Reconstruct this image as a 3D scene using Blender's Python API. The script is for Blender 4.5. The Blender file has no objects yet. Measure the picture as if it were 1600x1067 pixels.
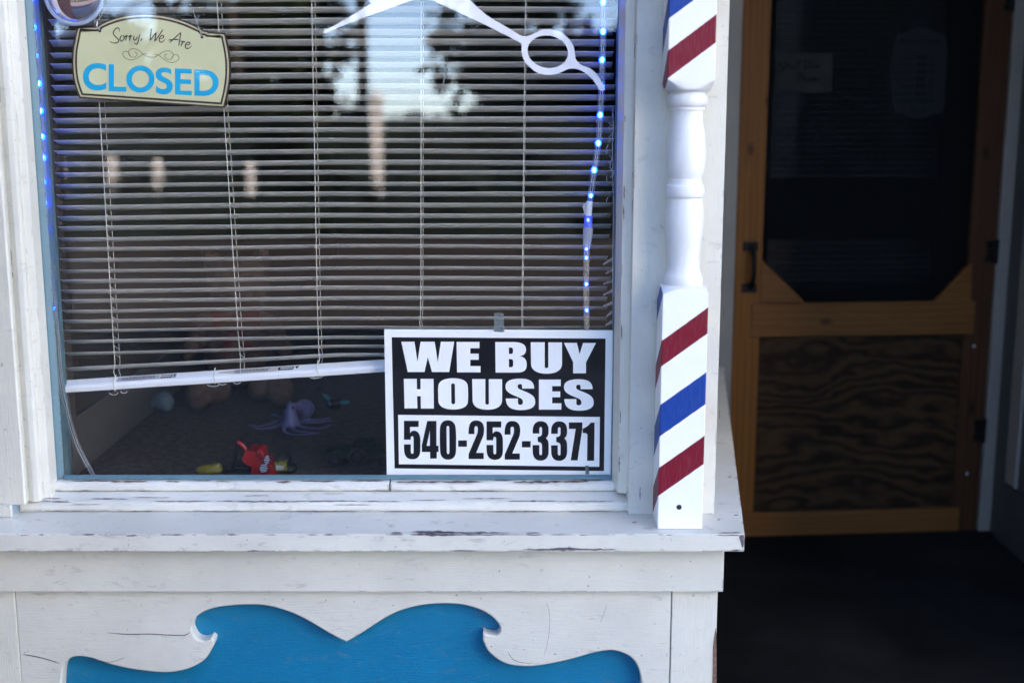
import bpy, bmesh, math, random
from mathutils import Vector, Matrix, noise as mnoise
from mathutils.geometry import tessellate_polygon
random.seed(7)
R = math.radians
C = bpy.context.scene.collection
scene = bpy.context.scene

# ---------------------------------------------------------------- camera, sky, sun, exposure
F, PITCH, DG, H = 1950.0, R(10.4), 2.5, 1.372      # focal length in photo pixels, tilt, distance to the glass, eye height
cam_d = bpy.data.cameras.new('camera'); cam = bpy.data.objects.new('camera', cam_d); C.objects.link(cam)
cam.location = (0, -DG, H); cam.rotation_euler = (math.pi/2 - PITCH, 0, 0)
cam_d.sensor_width = 36; cam_d.lens = F/1600*36; cam_d.clip_end = 2000; cam_d.clip_start = .05
cam_d.dof.use_dof = True; cam_d.dof.focus_distance = 2.59; cam_d.dof.aperture_fstop = 2.0
scene.camera = cam
SUN_EL, SUN_AZ = R(46), R(35)                       # azimuth measured from +y (behind the shop) towards +x
w = bpy.data.worlds.new('World'); scene.world = w; w.use_nodes = True
nt = w.node_tree; nt.nodes.clear()
sky = nt.nodes.new('ShaderNodeTexSky'); sky.sky_type = 'NISHITA'; sky.sun_disc = False
sky.sun_elevation = SUN_EL; sky.sun_rotation = SUN_AZ; sky.air_density = 0.45; sky.dust_density = 0.3; sky.ozone_density = 0.3
bg = nt.nodes.new('ShaderNodeBackground'); bg.inputs[1].default_value = .15
wo = nt.nodes.new('ShaderNodeOutputWorld')
nt.links.new(sky.outputs[0], bg.inputs[0]); nt.links.new(bg.outputs[0], wo.inputs[0])
sd = bpy.data.lights.new('sun', 'SUN'); sd.energy = 2.8; sd.angle = R(.55); sd.color = (1, .93, .82)
sun = bpy.data.objects.new('sun', sd); C.objects.link(sun)
sv = Vector((math.sin(SUN_AZ)*math.cos(SUN_EL), math.cos(SUN_AZ)*math.cos(SUN_EL), math.sin(SUN_EL)))
sun.rotation_euler = sv.to_track_quat('Z', 'Y').to_euler(); sun.location = (3, 6, 12)
vs = scene.view_settings
vs.view_transform = 'Standard'; vs.look = 'None'; vs.gamma = 1; vs.use_curve_mapping = False; vs.exposure = 3.7
scene.cycles.max_bounces = 10; scene.cycles.transparent_max_bounces = 24; scene.cycles.diffuse_bounces = 4

# ---------------------------------------------------------------- pixel -> world on a real plane
CAM = Vector((0, -DG, H))
FW = Vector((0, math.cos(PITCH), -math.sin(PITCH))); UP = Vector((0, math.sin(PITCH), math.cos(PITCH)))
def ray(px, py): return FW + Vector((1, 0, 0))*((px-800)/F) + UP*((533.5-py)/F)
def P(px, py, y):
    d = ray(px, py); return CAM + d*((y+DG)/d.y)
def PP(px, py, p0, n):
    d = ray(px, py); return CAM + d*((p0-CAM).dot(n)/d.dot(n))
def PZ(px, py, z):
    d = ray(px, py); return CAM + d*((z-H)/d.z)
def X(px, py, y): return P(px, py, y).x
def Z(py, y): return P(800, py, y).z

# ---------------------------------------------------------------- materials
def newmat(name):
    m = bpy.data.materials.new(name); m.use_nodes = True
    n = m.node_tree; b = n.nodes['Principled BSDF']; return m, n, b
def N(n, t, **kw):
    x = n.nodes.new(t)
    for k, v in kw.items(): setattr(x, k, v)
    return x
def L(n, a, b): n.links.new(a, b)
def ramp(n, src, stops, const=False):
    r = N(n, 'ShaderNodeValToRGB')
    if const: r.color_ramp.interpolation = 'CONSTANT'
    e = r.color_ramp.elements
    while len(e) < len(stops): e.new(.5)
    for i, (p, c) in enumerate(stops):
        e[i].position = p; e[i].color = (c if len(c) == 4 else (*c, 1)) if isinstance(c, tuple) else (c, c, c, 1)
    L(n, src, r.inputs[0]); return r
def coords(n, scale=(1, 1, 1), src='Object'):
    t = N(n, 'ShaderNodeTexCoord'); m = N(n, 'ShaderNodeMapping'); m.inputs['Scale'].default_value = scale
    L(n, t.outputs[src], m.inputs[0]); return m.outputs[0]
def noise(n, vec, sc, det=4, rough=.55, dist=0):
    x = N(n, 'ShaderNodeTexNoise'); L(n, vec, x.inputs['Vector'])
    x.inputs['Scale'].default_value = sc; x.inputs['Detail'].default_value = det; x.inputs['Roughness'].default_value = rough; x.inputs['Distortion'].default_value = dist
    return x.outputs[0]
def mix(n, f, a, b):
    x = N(n, 'ShaderNodeMix', data_type='RGBA')
    for k, v in ((0, f), (6, a), (7, b)):
        if hasattr(v, 'links'): L(n, v, x.inputs[k])
        elif isinstance(v, (int, float)): x.inputs[k].default_value = v
        else: x.inputs[k].default_value = (*v, 1) if len(v) == 3 else v
    return x.outputs[2]
def math_(n, op, a, b=None, clamp=False):
    x = N(n, 'ShaderNodeMath', operation=op, use_clamp=clamp)
    for k, v in ((0, a), (1, b)):
        if v is None: continue
        if hasattr(v, 'links'): L(n, v, x.inputs[k])
        else: x.inputs[k].default_value = v
    return x.outputs[0]
def bump(n, b, h, s, d=.002):
    x = N(n, 'ShaderNodeBump'); x.inputs['Strength'].default_value = s; x.inputs['Distance'].default_value = d
    L(n, h, x.inputs['Height']); L(n, x.outputs[0], b.inputs['Normal'])

def plain(name, col, rough=.5, metal=0, spec=.5, var=0.0, vs_=30, bmp=0, bs=200):
    m, n, b = newmat(name)
    b.inputs['Base Color'].default_value = (*col, 1); b.inputs['Roughness'].default_value = rough; b.inputs['Metallic'].default_value = metal
    b.inputs['Specular IOR Level'].default_value = spec
    v = coords(n)
    if var:
        f = noise(n, v, vs_)
        dk = tuple(c*(1-var) for c in col); lt = tuple(min(1, c*(1+var*.6)) for c in col)
        L(n, ramp(n, f, [(.3, dk), (.7, lt)]).outputs[0], b.inputs['Base Color'])
    if bmp: bump(n, b, noise(n, v, bs), bmp, .001)
    return m

def paint(name, col, grain=(3, 40, 40), chip=.5, wear=.5, dirt=.5, chipcol=(.085, .075, .085), rough=.42, edge=.005):
    """old brushed house paint: brush streaks along the board, grime blotches with their own shape, flaking along worn edges"""
    m, n, b = newmat(name)
    o = coords(n); g = coords(n, grain)
    big = noise(n, o, 5, 5, .6)
    str_ = noise(n, g, 9, 5, .65)
    c1 = mix(n, ramp(n, big, [(.32, 0.0), (.7, 1.0)]).outputs[0], tuple(x*.84 for x in col), col)
    c2 = mix(n, math_(n, 'MULTIPLY', ramp(n, str_, [(.45, 0.0), (.75, 1.0)]).outputs[0], .5), c1, tuple(x*.82 for x in col))
    # grime blotches and specks
    dn = noise(n, coords(n, (1.6, 1.6, 4)), 14, 8, .72, .6)
    dm = math_(n, 'MULTIPLY', ramp(n, dn, [(.575, 0.0), (.72, 1.0)]).outputs[0], .6*dirt)
    c3 = mix(n, dm, c2, (.30, .27, .25))
    sp = noise(n, o, 95, 2, .5)
    sm = math_(n, 'MULTIPLY', ramp(n, sp, [(.735, 0.0), (.76, 1.0)]).outputs[0], .7*dirt)
    c4 = mix(n, sm, c3, (.16, .14, .14))
    # flaking near edges
    bv = N(n, 'ShaderNodeBevel'); bv.samples = 4; bv.inputs[0].default_value = edge
    ge = N(n, 'ShaderNodeNewGeometry')
    dt = N(n, 'ShaderNodeVectorMath', operation='DOT_PRODUCT'); L(n, bv.outputs[0], dt.inputs[0]); L(n, ge.outputs['Normal'], dt.inputs[1])
    em = ramp(n, dt.outputs['Value'], [(.80, 1.0), (.995, 0.0)]).outputs[0]
    en = noise(n, coords(n, tuple(.35*x if x < 10 else x*.07 for x in grain)), 13, 7, .66)
    t0 = .66 - .16*chip
    chipm = math_(n, 'MULTIPLY', em, ramp(n, en, [(t0, 0.0), (t0+.02, 1.0)]).outputs[0])
    chipm = ramp(n, chipm, [(.3, 0.0), (.38, 1.0)]).outputs[0]
    # rare flakes in the field, long and thin along the grain
    fn = noise(n, coords(n, tuple(x*.16 for x in grain)), 7, 8, .7, .3)
    t1 = .80 - .12*wear
    fm = ramp(n, fn, [(t1, 0.0), (t1+.012, 1.0)]).outputs[0]
    cm = math_(n, 'MAXIMUM', chipm, fm)
    cc = mix(n, noise(n, o, 60, 3), tuple(x*.6 for x in chipcol), tuple(min(1, x*2.4) for x in chipcol))
    c5 = mix(n, cm, c4, cc)
    L(n, c5, b.inputs['Base Color'])
    L(n, ramp(n, cm, [(0, rough), (1, .85)]).outputs[0], b.inputs['Roughness'])
    hgt = math_(n, 'ADD', math_(n, 'MULTIPLY', str_, .35), math_(n, 'MULTIPLY', noise(n, o, 240, 3), .12))
    hgt = math_(n, 'SUBTRACT', hgt, math_(n, 'MULTIPLY', cm, .8))
    bump(n, b, hgt, .75, .0026)
    return m

def wood(name, c0, c1, c2, axis='z', scale=1.0, rough=.5, dist=2.5):
    m, n, b = newmat(name)
    s = {'z': (26, 26, 1.3), 'x': (1.3, 26, 26)}[axis]
    v = coords(n, tuple(k*scale for k in s))
    a = noise(n, v, 1.0, 5, .6, dist)
    wv = N(n, 'ShaderNodeTexWave', wave_type='BANDS', bands_direction='X' if axis == 'z' else 'Z'); L(n, v, wv.inputs['Vector'])
    wv.inputs['Scale'].default_value = .55; wv.inputs['Distortion'].default_value = 7; wv.inputs['Detail'].default_value = 3; wv.inputs['Detail Scale'].default_value = .5
    f = math_(n, 'ADD', math_(n, 'MULTIPLY', a, .78), math_(n, 'MULTIPLY', wv.outputs[0], .22))
    col = ramp(n, f, [(.22, c0), (.5, c1), (.8, c2)]).outputs[0]
    vo = N(n, 'ShaderNodeTexVoronoi'); L(n, coords(n, (4.2, 4.2, 2.2) if axis == 'z' else (2.2, 4.2, 4.2)), vo.inputs['Vector']); vo.inputs['Scale'].default_value = 1.7
    kn = ramp(n, vo.outputs['Distance'], [(.05, 1.0), (.11, 0.0)]).outputs[0]
    L(n, mix(n, math_(n, 'MULTIPLY', kn, .8), col, tuple(x*.3 for x in c0)), b.inputs['Base Color'])
    b.inputs['Roughness'].default_value = rough; b.inputs['Specular IOR Level'].default_value = .2
    bump(n, b, f, .2, .001)
    return m

M = {}
WH = (.73, .70, .605)
M['trim'] = paint('white_trim_upright', WH, (40, 40, 3), .5, .15, .8)
M['board'] = paint('white_board_lengthwise', (.72, .69, .605), (3, 40, 40), .5, .15, .9)
M['sill'] = paint('white_sill', (.75, .715, .625), (3, 40, 40), .85, .35, 1.3, edge=.006)
M['stool'] = paint('white_flaking_sill', (.75, .725, .65), (2.2, 40, 40), 1.15, .75, .8, edge=.008)
M['teal'] = paint('pale_teal_sash', (.12, .215, .255), (6, 40, 40), .8, .35, .9, (.05, .09, .11))
M['bare'] = plain('bare_grey_wood', (.13, .105, .125), .85, var=.6, vs_=140)
M['bare2'] = plain('old_brown_wood', (.17, .115, .095), .9, var=.6, vs_=140)
M['postw'] = paint('post_white', (.86, .855, .85), (40, 40, 4), .25, -.3, .12, (.12, .07, .05), .38, .003)

def stripes(name):
    """barber stripes painted round the square blocks: u = way round, v = height (both metres, stored as UV)"""
    m, n, b = newmat(name)
    uv = N(n, 'ShaderNodeUVMap'); sp = N(n, 'ShaderNodeSeparateXYZ'); L(n, uv.outputs[0], sp.inputs[0])
    # a little wobble on the painted edges
    wob = math_(n, 'MULTIPLY', math_(n, 'SUBTRACT', noise(n, coords(n), 60, 3), .5), .0025)
    d = math_(n, 'SUBTRACT', sp.outputs[1], math_(n, 'MULTIPLY', sp.outputs[0], 0.74))
    d = math_(n, 'DIVIDE', math_(n, 'ADD', d, wob), 1.6)
    WHT, RED, BLU = (.86, .855, .85), (.175, .0015, .017), (.003, .045, .27)
    zl = lambda py: (P(1030, py, -.166).z-P(1062, 827, -.166).z+.74*.0435)/1.6
    stops = [(0, WHT)]
    for lo, hi, col in ((775, 732, RED), (683, 634, BLU), (577, 534, RED), (463, 428, BLU), (129, 83, RED), (34, -14, BLU), (-66, -112, RED)):
        stops += [(zl(lo), col), (zl(hi), WHT)]
    r = ramp(n, d, stops, True)
    st = noise(n, coords(n, (40, 40, 4)), 9, 5, .6)
    c = mix(n, math_(n, 'MULTIPLY', ramp(n, st, [(.45, 0.0), (.75, 1.0)]).outputs[0], .05), r.outputs[0], (.55, .5, .5))
    # knocks on the arrises
    bv = N(n, 'ShaderNodeBevel'); bv.samples = 4; bv.inputs[0].default_value = .004
    ge = N(n, 'ShaderNodeNewGeometry'); dt = N(n, 'ShaderNodeVectorMath', operation='DOT_PRODUCT'); L(n, bv.outputs[0], dt.inputs[0]); L(n, ge.outputs['Normal'], dt.inputs[1])
    em = ramp(n, dt.outputs['Value'], [(.8, 1.0), (.99, 0.0)]).outputs[0]
    km = math_(n, 'MULTIPLY', em, ramp(n, noise(n, coords(n), 45, 6, .7), [(.64, 0.0), (.66, 1.0)]).outputs[0])
    L(n, mix(n, km, c, (.12, .07, .06)), b.inputs['Base Color'])
    b.inputs['Roughness'].default_value = .45; b.inputs['Specular IOR Level'].default_value = .3
    bump(n, b, st, .25, .0012)
    return m
M['stripe'] = stripes('barber_stripes')
M['blue'] = paint('blue_panel', (.003, .185, .36), (3, 40, 40), 0, .1, .45, (.02, .06, .1), .4)
M['wall'] = paint('building_paint', (.62, .62, .6), (40, 40, 3), .2, .0, .5)
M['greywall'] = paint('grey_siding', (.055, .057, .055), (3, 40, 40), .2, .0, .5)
M['shadetrim'] = paint('shaded_trim_paint', (.235, .22, .195), (40, 40, 3), .35, .05, .6)  # white trim darkened: the shade of the recess is put into its colour
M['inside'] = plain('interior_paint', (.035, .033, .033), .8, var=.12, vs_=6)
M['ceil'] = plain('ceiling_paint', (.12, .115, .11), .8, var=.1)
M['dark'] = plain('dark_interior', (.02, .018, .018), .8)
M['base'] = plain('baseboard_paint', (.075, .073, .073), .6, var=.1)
M['slat'] = plain('blind_slat', (.86, .83, .76), .42, var=.08, vs_=12, bmp=.05)
def slatmat():
    m = plain('blind_slat', (.93, .91, .86), .34, var=.06, vs_=10, bmp=.04); n = m.node_tree
    o = [x for x in n.nodes if x.type == 'OUTPUT_MATERIAL'][0]; b = n.nodes['Principled BSDF']
    t = N(n, 'ShaderNodeBsdfTranslucent'); t.inputs[0].default_value = (.96, .935, .87, 1)
    mx = N(n, 'ShaderNodeMixShader'); mx.inputs[0].default_value = .55; L(n, b.outputs[0], mx.inputs[1]); L(n, t.outputs[0], mx.inputs[2]); L(n, mx.outputs[0], o.inputs[0]); return m
M['slat'] = slatmat()
M['rail'] = plain('blind_rail', (.83, .84, .85), .3, var=.05, vs_=15)
M['cord'] = plain('blind_cord', (.72, .69, .60), .8)
M['signw'] = plain('sign_white', (.93, .93, .92), .4)
M['signk'] = plain('sign_black', (.004, .004, .006), .4, spec=.12)
M['vinyl'] = plain('white_vinyl', (.90, .89, .93), .45)
M['cream'] = plain('cream_print', (.66, .65, .385), .5, var=.08, vs_=10)
M['brown'] = plain('dark_brown_print', (.030, .016, .012), .5)
M['tan'] = plain('tan_print', (.58, .50, .30), .5)
M['cyan'] = plain('cyan_print', (.0, .40, .68), .5)
M['metal'] = plain('chain_metal', (.55, .55, .55), .3, 1)
M['black'] = plain('black_iron', (.004, .004, .004), .5, spec=.2, var=.3)
M['pine'] = wood('pine_upright', (.13, .043, .006), (.175, .064, .009), (.21, .083, .013), 'z')
M['pinex'] = wood('pine_lengthwise', (.12, .045, .010), (.155, .062, .014), (.185, .079, .020), 'x')
M['redpine'] = wood('red_pine_upright', (.038, .016, .007), (.055, .023, .010), (.068, .030, .013), 'z')
def plywood():
    m, n, b = newmat('plywood_face')
    v = coords(n, (1.5, 3, 12)); a = noise(n, v, 1.1, 3, .5, 1.0)
    wv = N(n, 'ShaderNodeTexWave', wave_type='BANDS', bands_direction='Z'); mp = N(n, 'ShaderNodeVectorMath', operation='ADD')
    L(n, coords(n, (.7, 1, 1.25)), mp.inputs[0]); 
    sc = N(n, 'ShaderNodeVectorMath', operation='SCALE'); sc.inputs['Scale'].default_value = .12
    cb = N(n, 'ShaderNodeCombineXYZ'); L(n, noise(n, coords(n, (1.3, 2, 3)), 2.6, 3, .5), cb.inputs[2]); L(n, cb.outputs[0], sc.inputs[0]); L(n, sc.outputs[0], mp.inputs[1])
    L(n, mp.outputs[0], wv.inputs['Vector']); wv.inputs['Scale'].default_value = 13; wv.inputs['Distortion'].default_value = 5; wv.inputs['Detail'].default_value = 3; wv.inputs['Detail Scale'].default_value = 1.2
    wv.inputs['Scale'].default_value = 5.5; wv.inputs['Distortion'].default_value = 9; wv.inputs['Detail'].default_value = 4; wv.inputs['Detail Scale'].default_value = .55
    sc.inputs['Scale'].default_value = .35
    big = noise(n, coords(n, (1.0, 1, 5)), 3.2, 4, .6, .8); fine = noise(n, coords(n, (3, 8, 60)), 6, 3, .6)
    f = math_(n, 'ADD', math_(n, 'ADD', math_(n, 'MULTIPLY', wv.outputs[0], .36), math_(n, 'MULTIPLY', big, .44)), math_(n, 'MULTIPLY', fine, .22))
    L(n, ramp(n, f, [(.32, (.018, .0095, .0045)), (.5, (.032, .017, .0075)), (.72, (.056, .031, .013))]).outputs[0], b.inputs['Base Color'])
    b.inputs['Roughness'].default_value = .65; b.inputs['Specular IOR Level'].default_value = .12; bump(n, b, f, .2, .001); return m
M['ply'] = plywood()
def concrete(name, c0, c1, sc=6):
    m, n, b = newmat(name); o = coords(n)
    a = noise(n, o, sc, 8, .65); d = noise(n, o, 160, 3)
    f = math_(n, 'ADD', math_(n, 'MULTIPLY', a, .75), math_(n, 'MULTIPLY', d, .25))
    L(n, ramp(n, f, [(.35, c0), (.68, c1)]).outputs[0], b.inputs['Base Color']); b.inputs['Roughness'].default_value = .8
    bump(n, b, f, .4, .004); return m
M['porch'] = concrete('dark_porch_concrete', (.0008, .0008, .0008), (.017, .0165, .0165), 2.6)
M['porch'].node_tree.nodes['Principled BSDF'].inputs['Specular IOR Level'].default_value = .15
M['walk'] = concrete('sidewalk_concrete', (.080, .076, .072), (.150, .144, .138))
M['asphalt'] = concrete('asphalt', (.034, .025, .021), (.056, .042, .036), 3)
M['grass'] = concrete('grass_ground', (.02, .035, .01), (.05, .075, .022), 8)
def carpet():
    m, n, b = newmat('brown_carpet'); o = coords(n)
    a = noise(n, o, 190, 3, .7); d = noise(n, o, 50, 4)
    f = math_(n, 'ADD', math_(n, 'MULTIPLY', a, .6), math_(n, 'MULTIPLY', d, .4))
    L(n, ramp(n, f, [(.42, (.006, .004, .004)), (.60, (.085, .064, .056))]).outputs[0], b.inputs['Base Color']); b.inputs['Roughness'].default_value = .95
    bump(n, b, f, 1, .008); return m
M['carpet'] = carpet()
def glass(name, tint=(1, 1, 1), extra=0.0):
    """clear pane: a mirror share by Fresnel, the rest passes straight through"""
    m = bpy.data.materials.new(name); m.use_nodes = True; n = m.node_tree; n.nodes.clear()
    o = N(n, 'ShaderNodeOutputMaterial'); t = N(n, 'ShaderNodeBsdfTransparent'); t.inputs[0].default_value = (*tint, 1)
    g = N(n, 'ShaderNodeBsdfGlossy'); g.inputs['Roughness'].default_value = 0.0
    fr = N(n, 'ShaderNodeFresnel'); ge = N(n, 'ShaderNodeNewGeometry')
    ior = N(n, 'ShaderNodeMix', data_type='FLOAT'); L(n, ge.outputs['Backfacing'], ior.inputs[0]); ior.inputs[2].default_value = 1.45; ior.inputs[3].default_value = 1/1.45
    L(n, ior.outputs[0], fr.inputs[0])
    mx = N(n, 'ShaderNodeMixShader'); L(n, math_(n, 'ADD', fr.outputs[0], extra), mx.inputs[0]); L(n, t.outputs[0], mx.inputs[1]); L(n, g.outputs[0], mx.inputs[2])
    L(n, mx.outputs[0], o.inputs[0]); return m
M['glass'] = glass('window_glass')
def clearplastic(name, col, share, rough=.15):
    m = bpy.data.materials.new(name); m.use_nodes = True; n = m.node_tree; n.nodes.clear()
    o = N(n, 'ShaderNodeOutputMaterial'); t = N(n, 'ShaderNodeBsdfTransparent')
    b = N(n, 'ShaderNodeBsdfPrincipled'); b.inputs['Base Color'].default_value = (*col, 1); b.inputs['Roughness'].default_value = rough
    lw = N(n, 'ShaderNodeLayerWeight'); lw.inputs[0].default_value = .45
    mx = N(n, 'ShaderNodeMixShader'); L(n, math_(n, 'ADD', math_(n, 'MULTIPLY', lw.outputs['Facing'], .35), share, True), mx.inputs[0])
    L(n, t.outputs[0], mx.inputs[1]); L(n, b.outputs[0], mx.inputs[2]); L(n, mx.outputs[0], o.inputs[0]); return m
M['tube'] = clearplastic('clear_tube', (.75, .78, .85), .05)
M['ambertube'] = clearplastic('yellowed_tube', (.80, .68, .45), .2)
M['tape'] = clearplastic('clear_tape', (.20, .25, .26), .5, .35)
M['screen'] = clearplastic('insect_screen', (.010, .010, .010), .42, .8)
[x for x in M['screen'].node_tree.nodes if x.type == 'BSDF_PRINCIPLED'][0].inputs['Specular IOR Level'].default_value = .03
def emit(name, col, s):
    m, n, b = newmat(name); b.inputs['Base Color'].default_value = (*col, 1)
    b.inputs['Emission Color'].default_value = (*col, 1); b.inputs['Emission Strength'].default_value = s; return m
M['led'] = emit('blue_led', (.002, .045, 1), 1.8)
M['ledcore'] = emit('blue_led_core', (.10, .22, 1), 1.6)
M['orn'] = plain('mirror_plastic', (.66, .62, .74), .06, 1)
M['ornrim'] = plain('bluelit_rim', (.38, .45, .58), .3)  # blue light of the bulbs is put into the rim colour
M['fur'] = plain('tan_plush', (.085, .052, .034), .95, var=.35, vs_=45, bmp=.8, bs=160)
M['furlt'] = plain('pale_plush', (.60, .47, .33), .95, var=.3, vs_=45, bmp=.8, bs=160)
M['red'] = plain('red_plastic', (.22, .004, .006), .35, var=.1)
M['redcloth'] = plain('red_cloth', (.09, .004, .006), .8, var=.2)
M['whitecloth'] = plain('white_cloth', (.16, .165, .175), .85, var=.1)
M['yellow'] = plain('yellow_plastic', (.15, .125, .004), .4, var=.1)
M['blk'] = plain('black_plastic', (.008, .008, .009), .5, spec=.2)
M['silver'] = plain('silver_plastic', (.5, .52, .55), .3, .6)
M['purple'] = plain('purple_rubber', (.13, .122, .255), .38, var=.15, vs_=60)
M['babyblue'] = plain('pale_blue_plush', (.06, .095, .12), .9, var=.25, vs_=60, bmp=.6)
M['green'] = plain('green_plastic', (.004, .013, .006), .6, spec=.1, var=.2)
M['tealp'] = plain('teal_plastic', (.02, .13, .15), .4)
M['paperd'] = plain('brown_paper', (.40, .36, .31), .8, var=.15, vs_=18)
M['paper'] = plain('aged_paper', (.50, .47, .43), .8, var=.15, vs_=18)
M['ink'] = plain('ink', (.02, .02, .025), .6)
M['plaqued'] = plain('plaque_slate', (.22, .225, .235), .6, var=.06)
M['plaque'] = plain('plaque_grey', (.42, .43, .46), .6, var=.06)
M['blindblue'] = plain('door_blind', (.025, .031, .042), .7, var=.15, vs_=5)
M['bark'] = plain('bark', (.10, .07, .05), .9, var=.4, vs_=20, bmp=.8, bs=30)
M['polewood'] = plain('pole_wood', (.06, .04, .03), .9, var=.3)
M['leaf'] = plain('leaf', (.045, .062, .016), .6, var=.5, vs_=1.5)
M['leafd'] = plain('leaf_dark', (.011, .017, .008), .6, var=.5, vs_=1.5)
M['brick'] = plain('brick', (.10, .05, .04), .9, var=.3, vs_=12)
M['roof'] = plain('roof', (.05, .045, .045), .9, var=.3)
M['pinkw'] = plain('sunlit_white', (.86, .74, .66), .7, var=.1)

# ---------------------------------------------------------------- mesh helpers
class MB:
    def __init__(s): s.v = []; s.f = []; s.mi = []; s.uv = {}
    def add(s, vs_, fs, mi=0):
        o = len(s.v); s.v += [Vector(v) for v in vs_]
        for f in fs: s.f.append([i+o for i in f]); s.mi.append(mi)
        return s
    def box(s, x0, x1, y0, y1, z0, z1, mi=0):
        return s.add([(x0,y0,z0),(x1,y0,z0),(x1,y1,z0),(x0,y1,z0),(x0,y0,z1),(x1,y0,z1),(x1,y1,z1),(x0,y1,z1)],
                     [(0,3,2,1),(4,5,6,7),(0,1,5,4),(1,2,6,5),(2,3,7,6),(3,0,4,7)], mi)
    def obox(s, c, ax, ay, az, mi=0):
        c = Vector(c); q = [c+ax*i+ay*j+az*k for k in (-1,1) for (i,j) in ((-1,-1),(1,-1),(1,1),(-1,1))]
        return s.add(q, [(0,3,2,1),(4,5,6,7),(0,1,5,4),(1,2,6,5),(2,3,7,6),(3,0,4,7)], mi)
    def prism(s, loops, d, mi=0):
        """loops: outline then holes (3-D points in one plane); front face at the points, back face at +d"""
        d = Vector(d); pts = [Vector(p) for l in loops for p in l]; n = len(pts)
        tri = tessellate_polygon([[Vector(p) for p in l] for l in loops])
        nrm = -d.normalized(); fs = []
        for t in tri:
            a, b, c = (pts[i] for i in t)
            t = tuple(t) if (b-a).cross(c-a).dot(nrm) > 0 else tuple(reversed(t))
            fs.append(t); fs.append(tuple(i+n for i in reversed(t)))
        o = 0
        for l in loops:
            k = len(l)
            for i in range(k): fs.append((o+i, o+(i+1) % k, o+(i+1) % k+n, o+i+n))
            o += k
        return s.add(pts + [p+d for p in pts], fs, mi)
    def tube(s, path, r, seg=10, mi=0, cap=True):
        path = [Vector(p) for p in path]; n = len(path); rs = r if isinstance(r, (list, tuple)) else [r]*n
        vs_ = []; up = None
        for i, p in enumerate(path):
            t = (path[min(i+1, n-1)]-path[max(i-1, 0)]).normalized()
            if up is None: up = t.orthogonal().normalized()
            up = (up-t*up.dot(t)).normalized(); b = t.cross(up)
            for k in range(seg):
                a = 2*math.pi*k/seg; vs_.append(p+(up*math.cos(a)+b*math.sin(a))*rs[i])
        fs = [(i*seg+k, i*seg+(k+1) % seg, (i+1)*seg+(k+1) % seg, (i+1)*seg+k) for i in range(n-1) for k in range(seg)]
        if cap: fs += [tuple(range(seg-1, -1, -1)), tuple(range((n-1)*seg, n*seg))]
        return s.add(vs_, fs, mi)
    def lathe(s, prof, c, axis=(0,0,1), seg=40, mi=0):
        ax = Vector(axis).normalized(); u = ax.orthogonal().normalized(); v = ax.cross(u); c = Vector(c); vs_ = []
        for (r, h) in prof:
            for k in range(seg):
                a = 2*math.pi*k/seg; vs_.append(c+ax*h+(u*math.cos(a)+v*math.sin(a))*max(r, 1e-5))
        n = len(prof)
        fs = [(i*seg+k, i*seg+(k+1) % seg, (i+1)*seg+(k+1) % seg, (i+1)*seg+k) for i in range(n-1) for k in range(seg)]
        fs += [tuple(range(seg-1, -1, -1)), tuple(range((n-1)*seg, n*seg))]
        return s.add(vs_, fs, mi)
    def ball(s, c, r, mi=0, seg=16, ring=10, rot=None):
        r = Vector((r, r, r)) if isinstance(r, (int, float)) else Vector(r); c = Vector(c); vs_ = [];
        for i in range(ring+1):
            t = math.pi*i/ring
            for k in range(seg):
                a = 2*math.pi*k/seg; q = Vector((r.x*math.sin(t)*math.cos(a), r.y*math.sin(t)*math.sin(a), r.z*math.cos(t)))
                if rot is not None: q = rot @ q
                vs_.append(c+q)
        fs = [(i*seg+k, (i+1)*seg+k, (i+1)*seg+(k+1) % seg, i*seg+(k+1) % seg) for i in range(ring) for k in range(seg)]
        return s.add(vs_, fs, mi)
    def build(s, name, mats, parent=None, smooth=False, bevel=0, seg=2, remesh=0, sub=0):
        me = bpy.data.meshes.new(name); me.from_pydata([tuple(v) for v in s.v], [], s.f)
        mats = mats if isinstance(mats, (list, tuple)) else [mats]
        for m in mats: me.materials.append(m)
        me.polygons.foreach_set('material_index', s.mi)
        bm = bmesh.new(); bm.from_mesh(me); bmesh.ops.remove_doubles(bm, verts=bm.verts, dist=1e-6)
        bmesh.ops.recalc_face_normals(bm, faces=bm.faces); bm.to_mesh(me); bm.free()
        if smooth: me.shade_smooth() if smooth is True else me.set_sharp_from_angle(angle=R(smooth))
        o = bpy.data.objects.new(name, me); C.objects.link(o)
        if smooth and smooth is not True: me.shade_smooth(); me.set_sharp_from_angle(angle=R(smooth))
        if bevel:
            b = o.modifiers.new('bevel', 'BEVEL'); b.width = bevel; b.segments = seg; b.limit_method = 'ANGLE'; b.angle_limit = R(35)
        if remesh:
            r = o.modifiers.new('remesh', 'REMESH'); r.mode = 'VOXEL'; r.voxel_size = remesh; r.use_smooth_shade = True
            sm = o.modifiers.new('smooth', 'SMOOTH'); sm.iterations = 6; sm.factor = .5
        if parent: adopt(o, parent)
        return o
def world_of(o):
    m = Matrix.Translation(o.location)
    return m if o.parent is None else world_of(o.parent) @ o.matrix_parent_inverse @ m
def adopt(o, parent):
    o.parent = parent; o.matrix_parent_inverse = world_of(parent).inverted()
def thing(name, label, cat, loc=(0, 0, 0), group=None):
    o = bpy.data.objects.new(name, None); o.empty_display_size = .1; C.objects.link(o); o.location = loc
    o['label'] = label; o['category'] = cat
    if group: o['group'] = group
    return o
def tag(o, label, cat, group=None):
    o['label'] = label; o['category'] = cat
    if group: o['group'] = group
    return o
def struct(o): o['kind'] = 'structure'; return o

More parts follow.
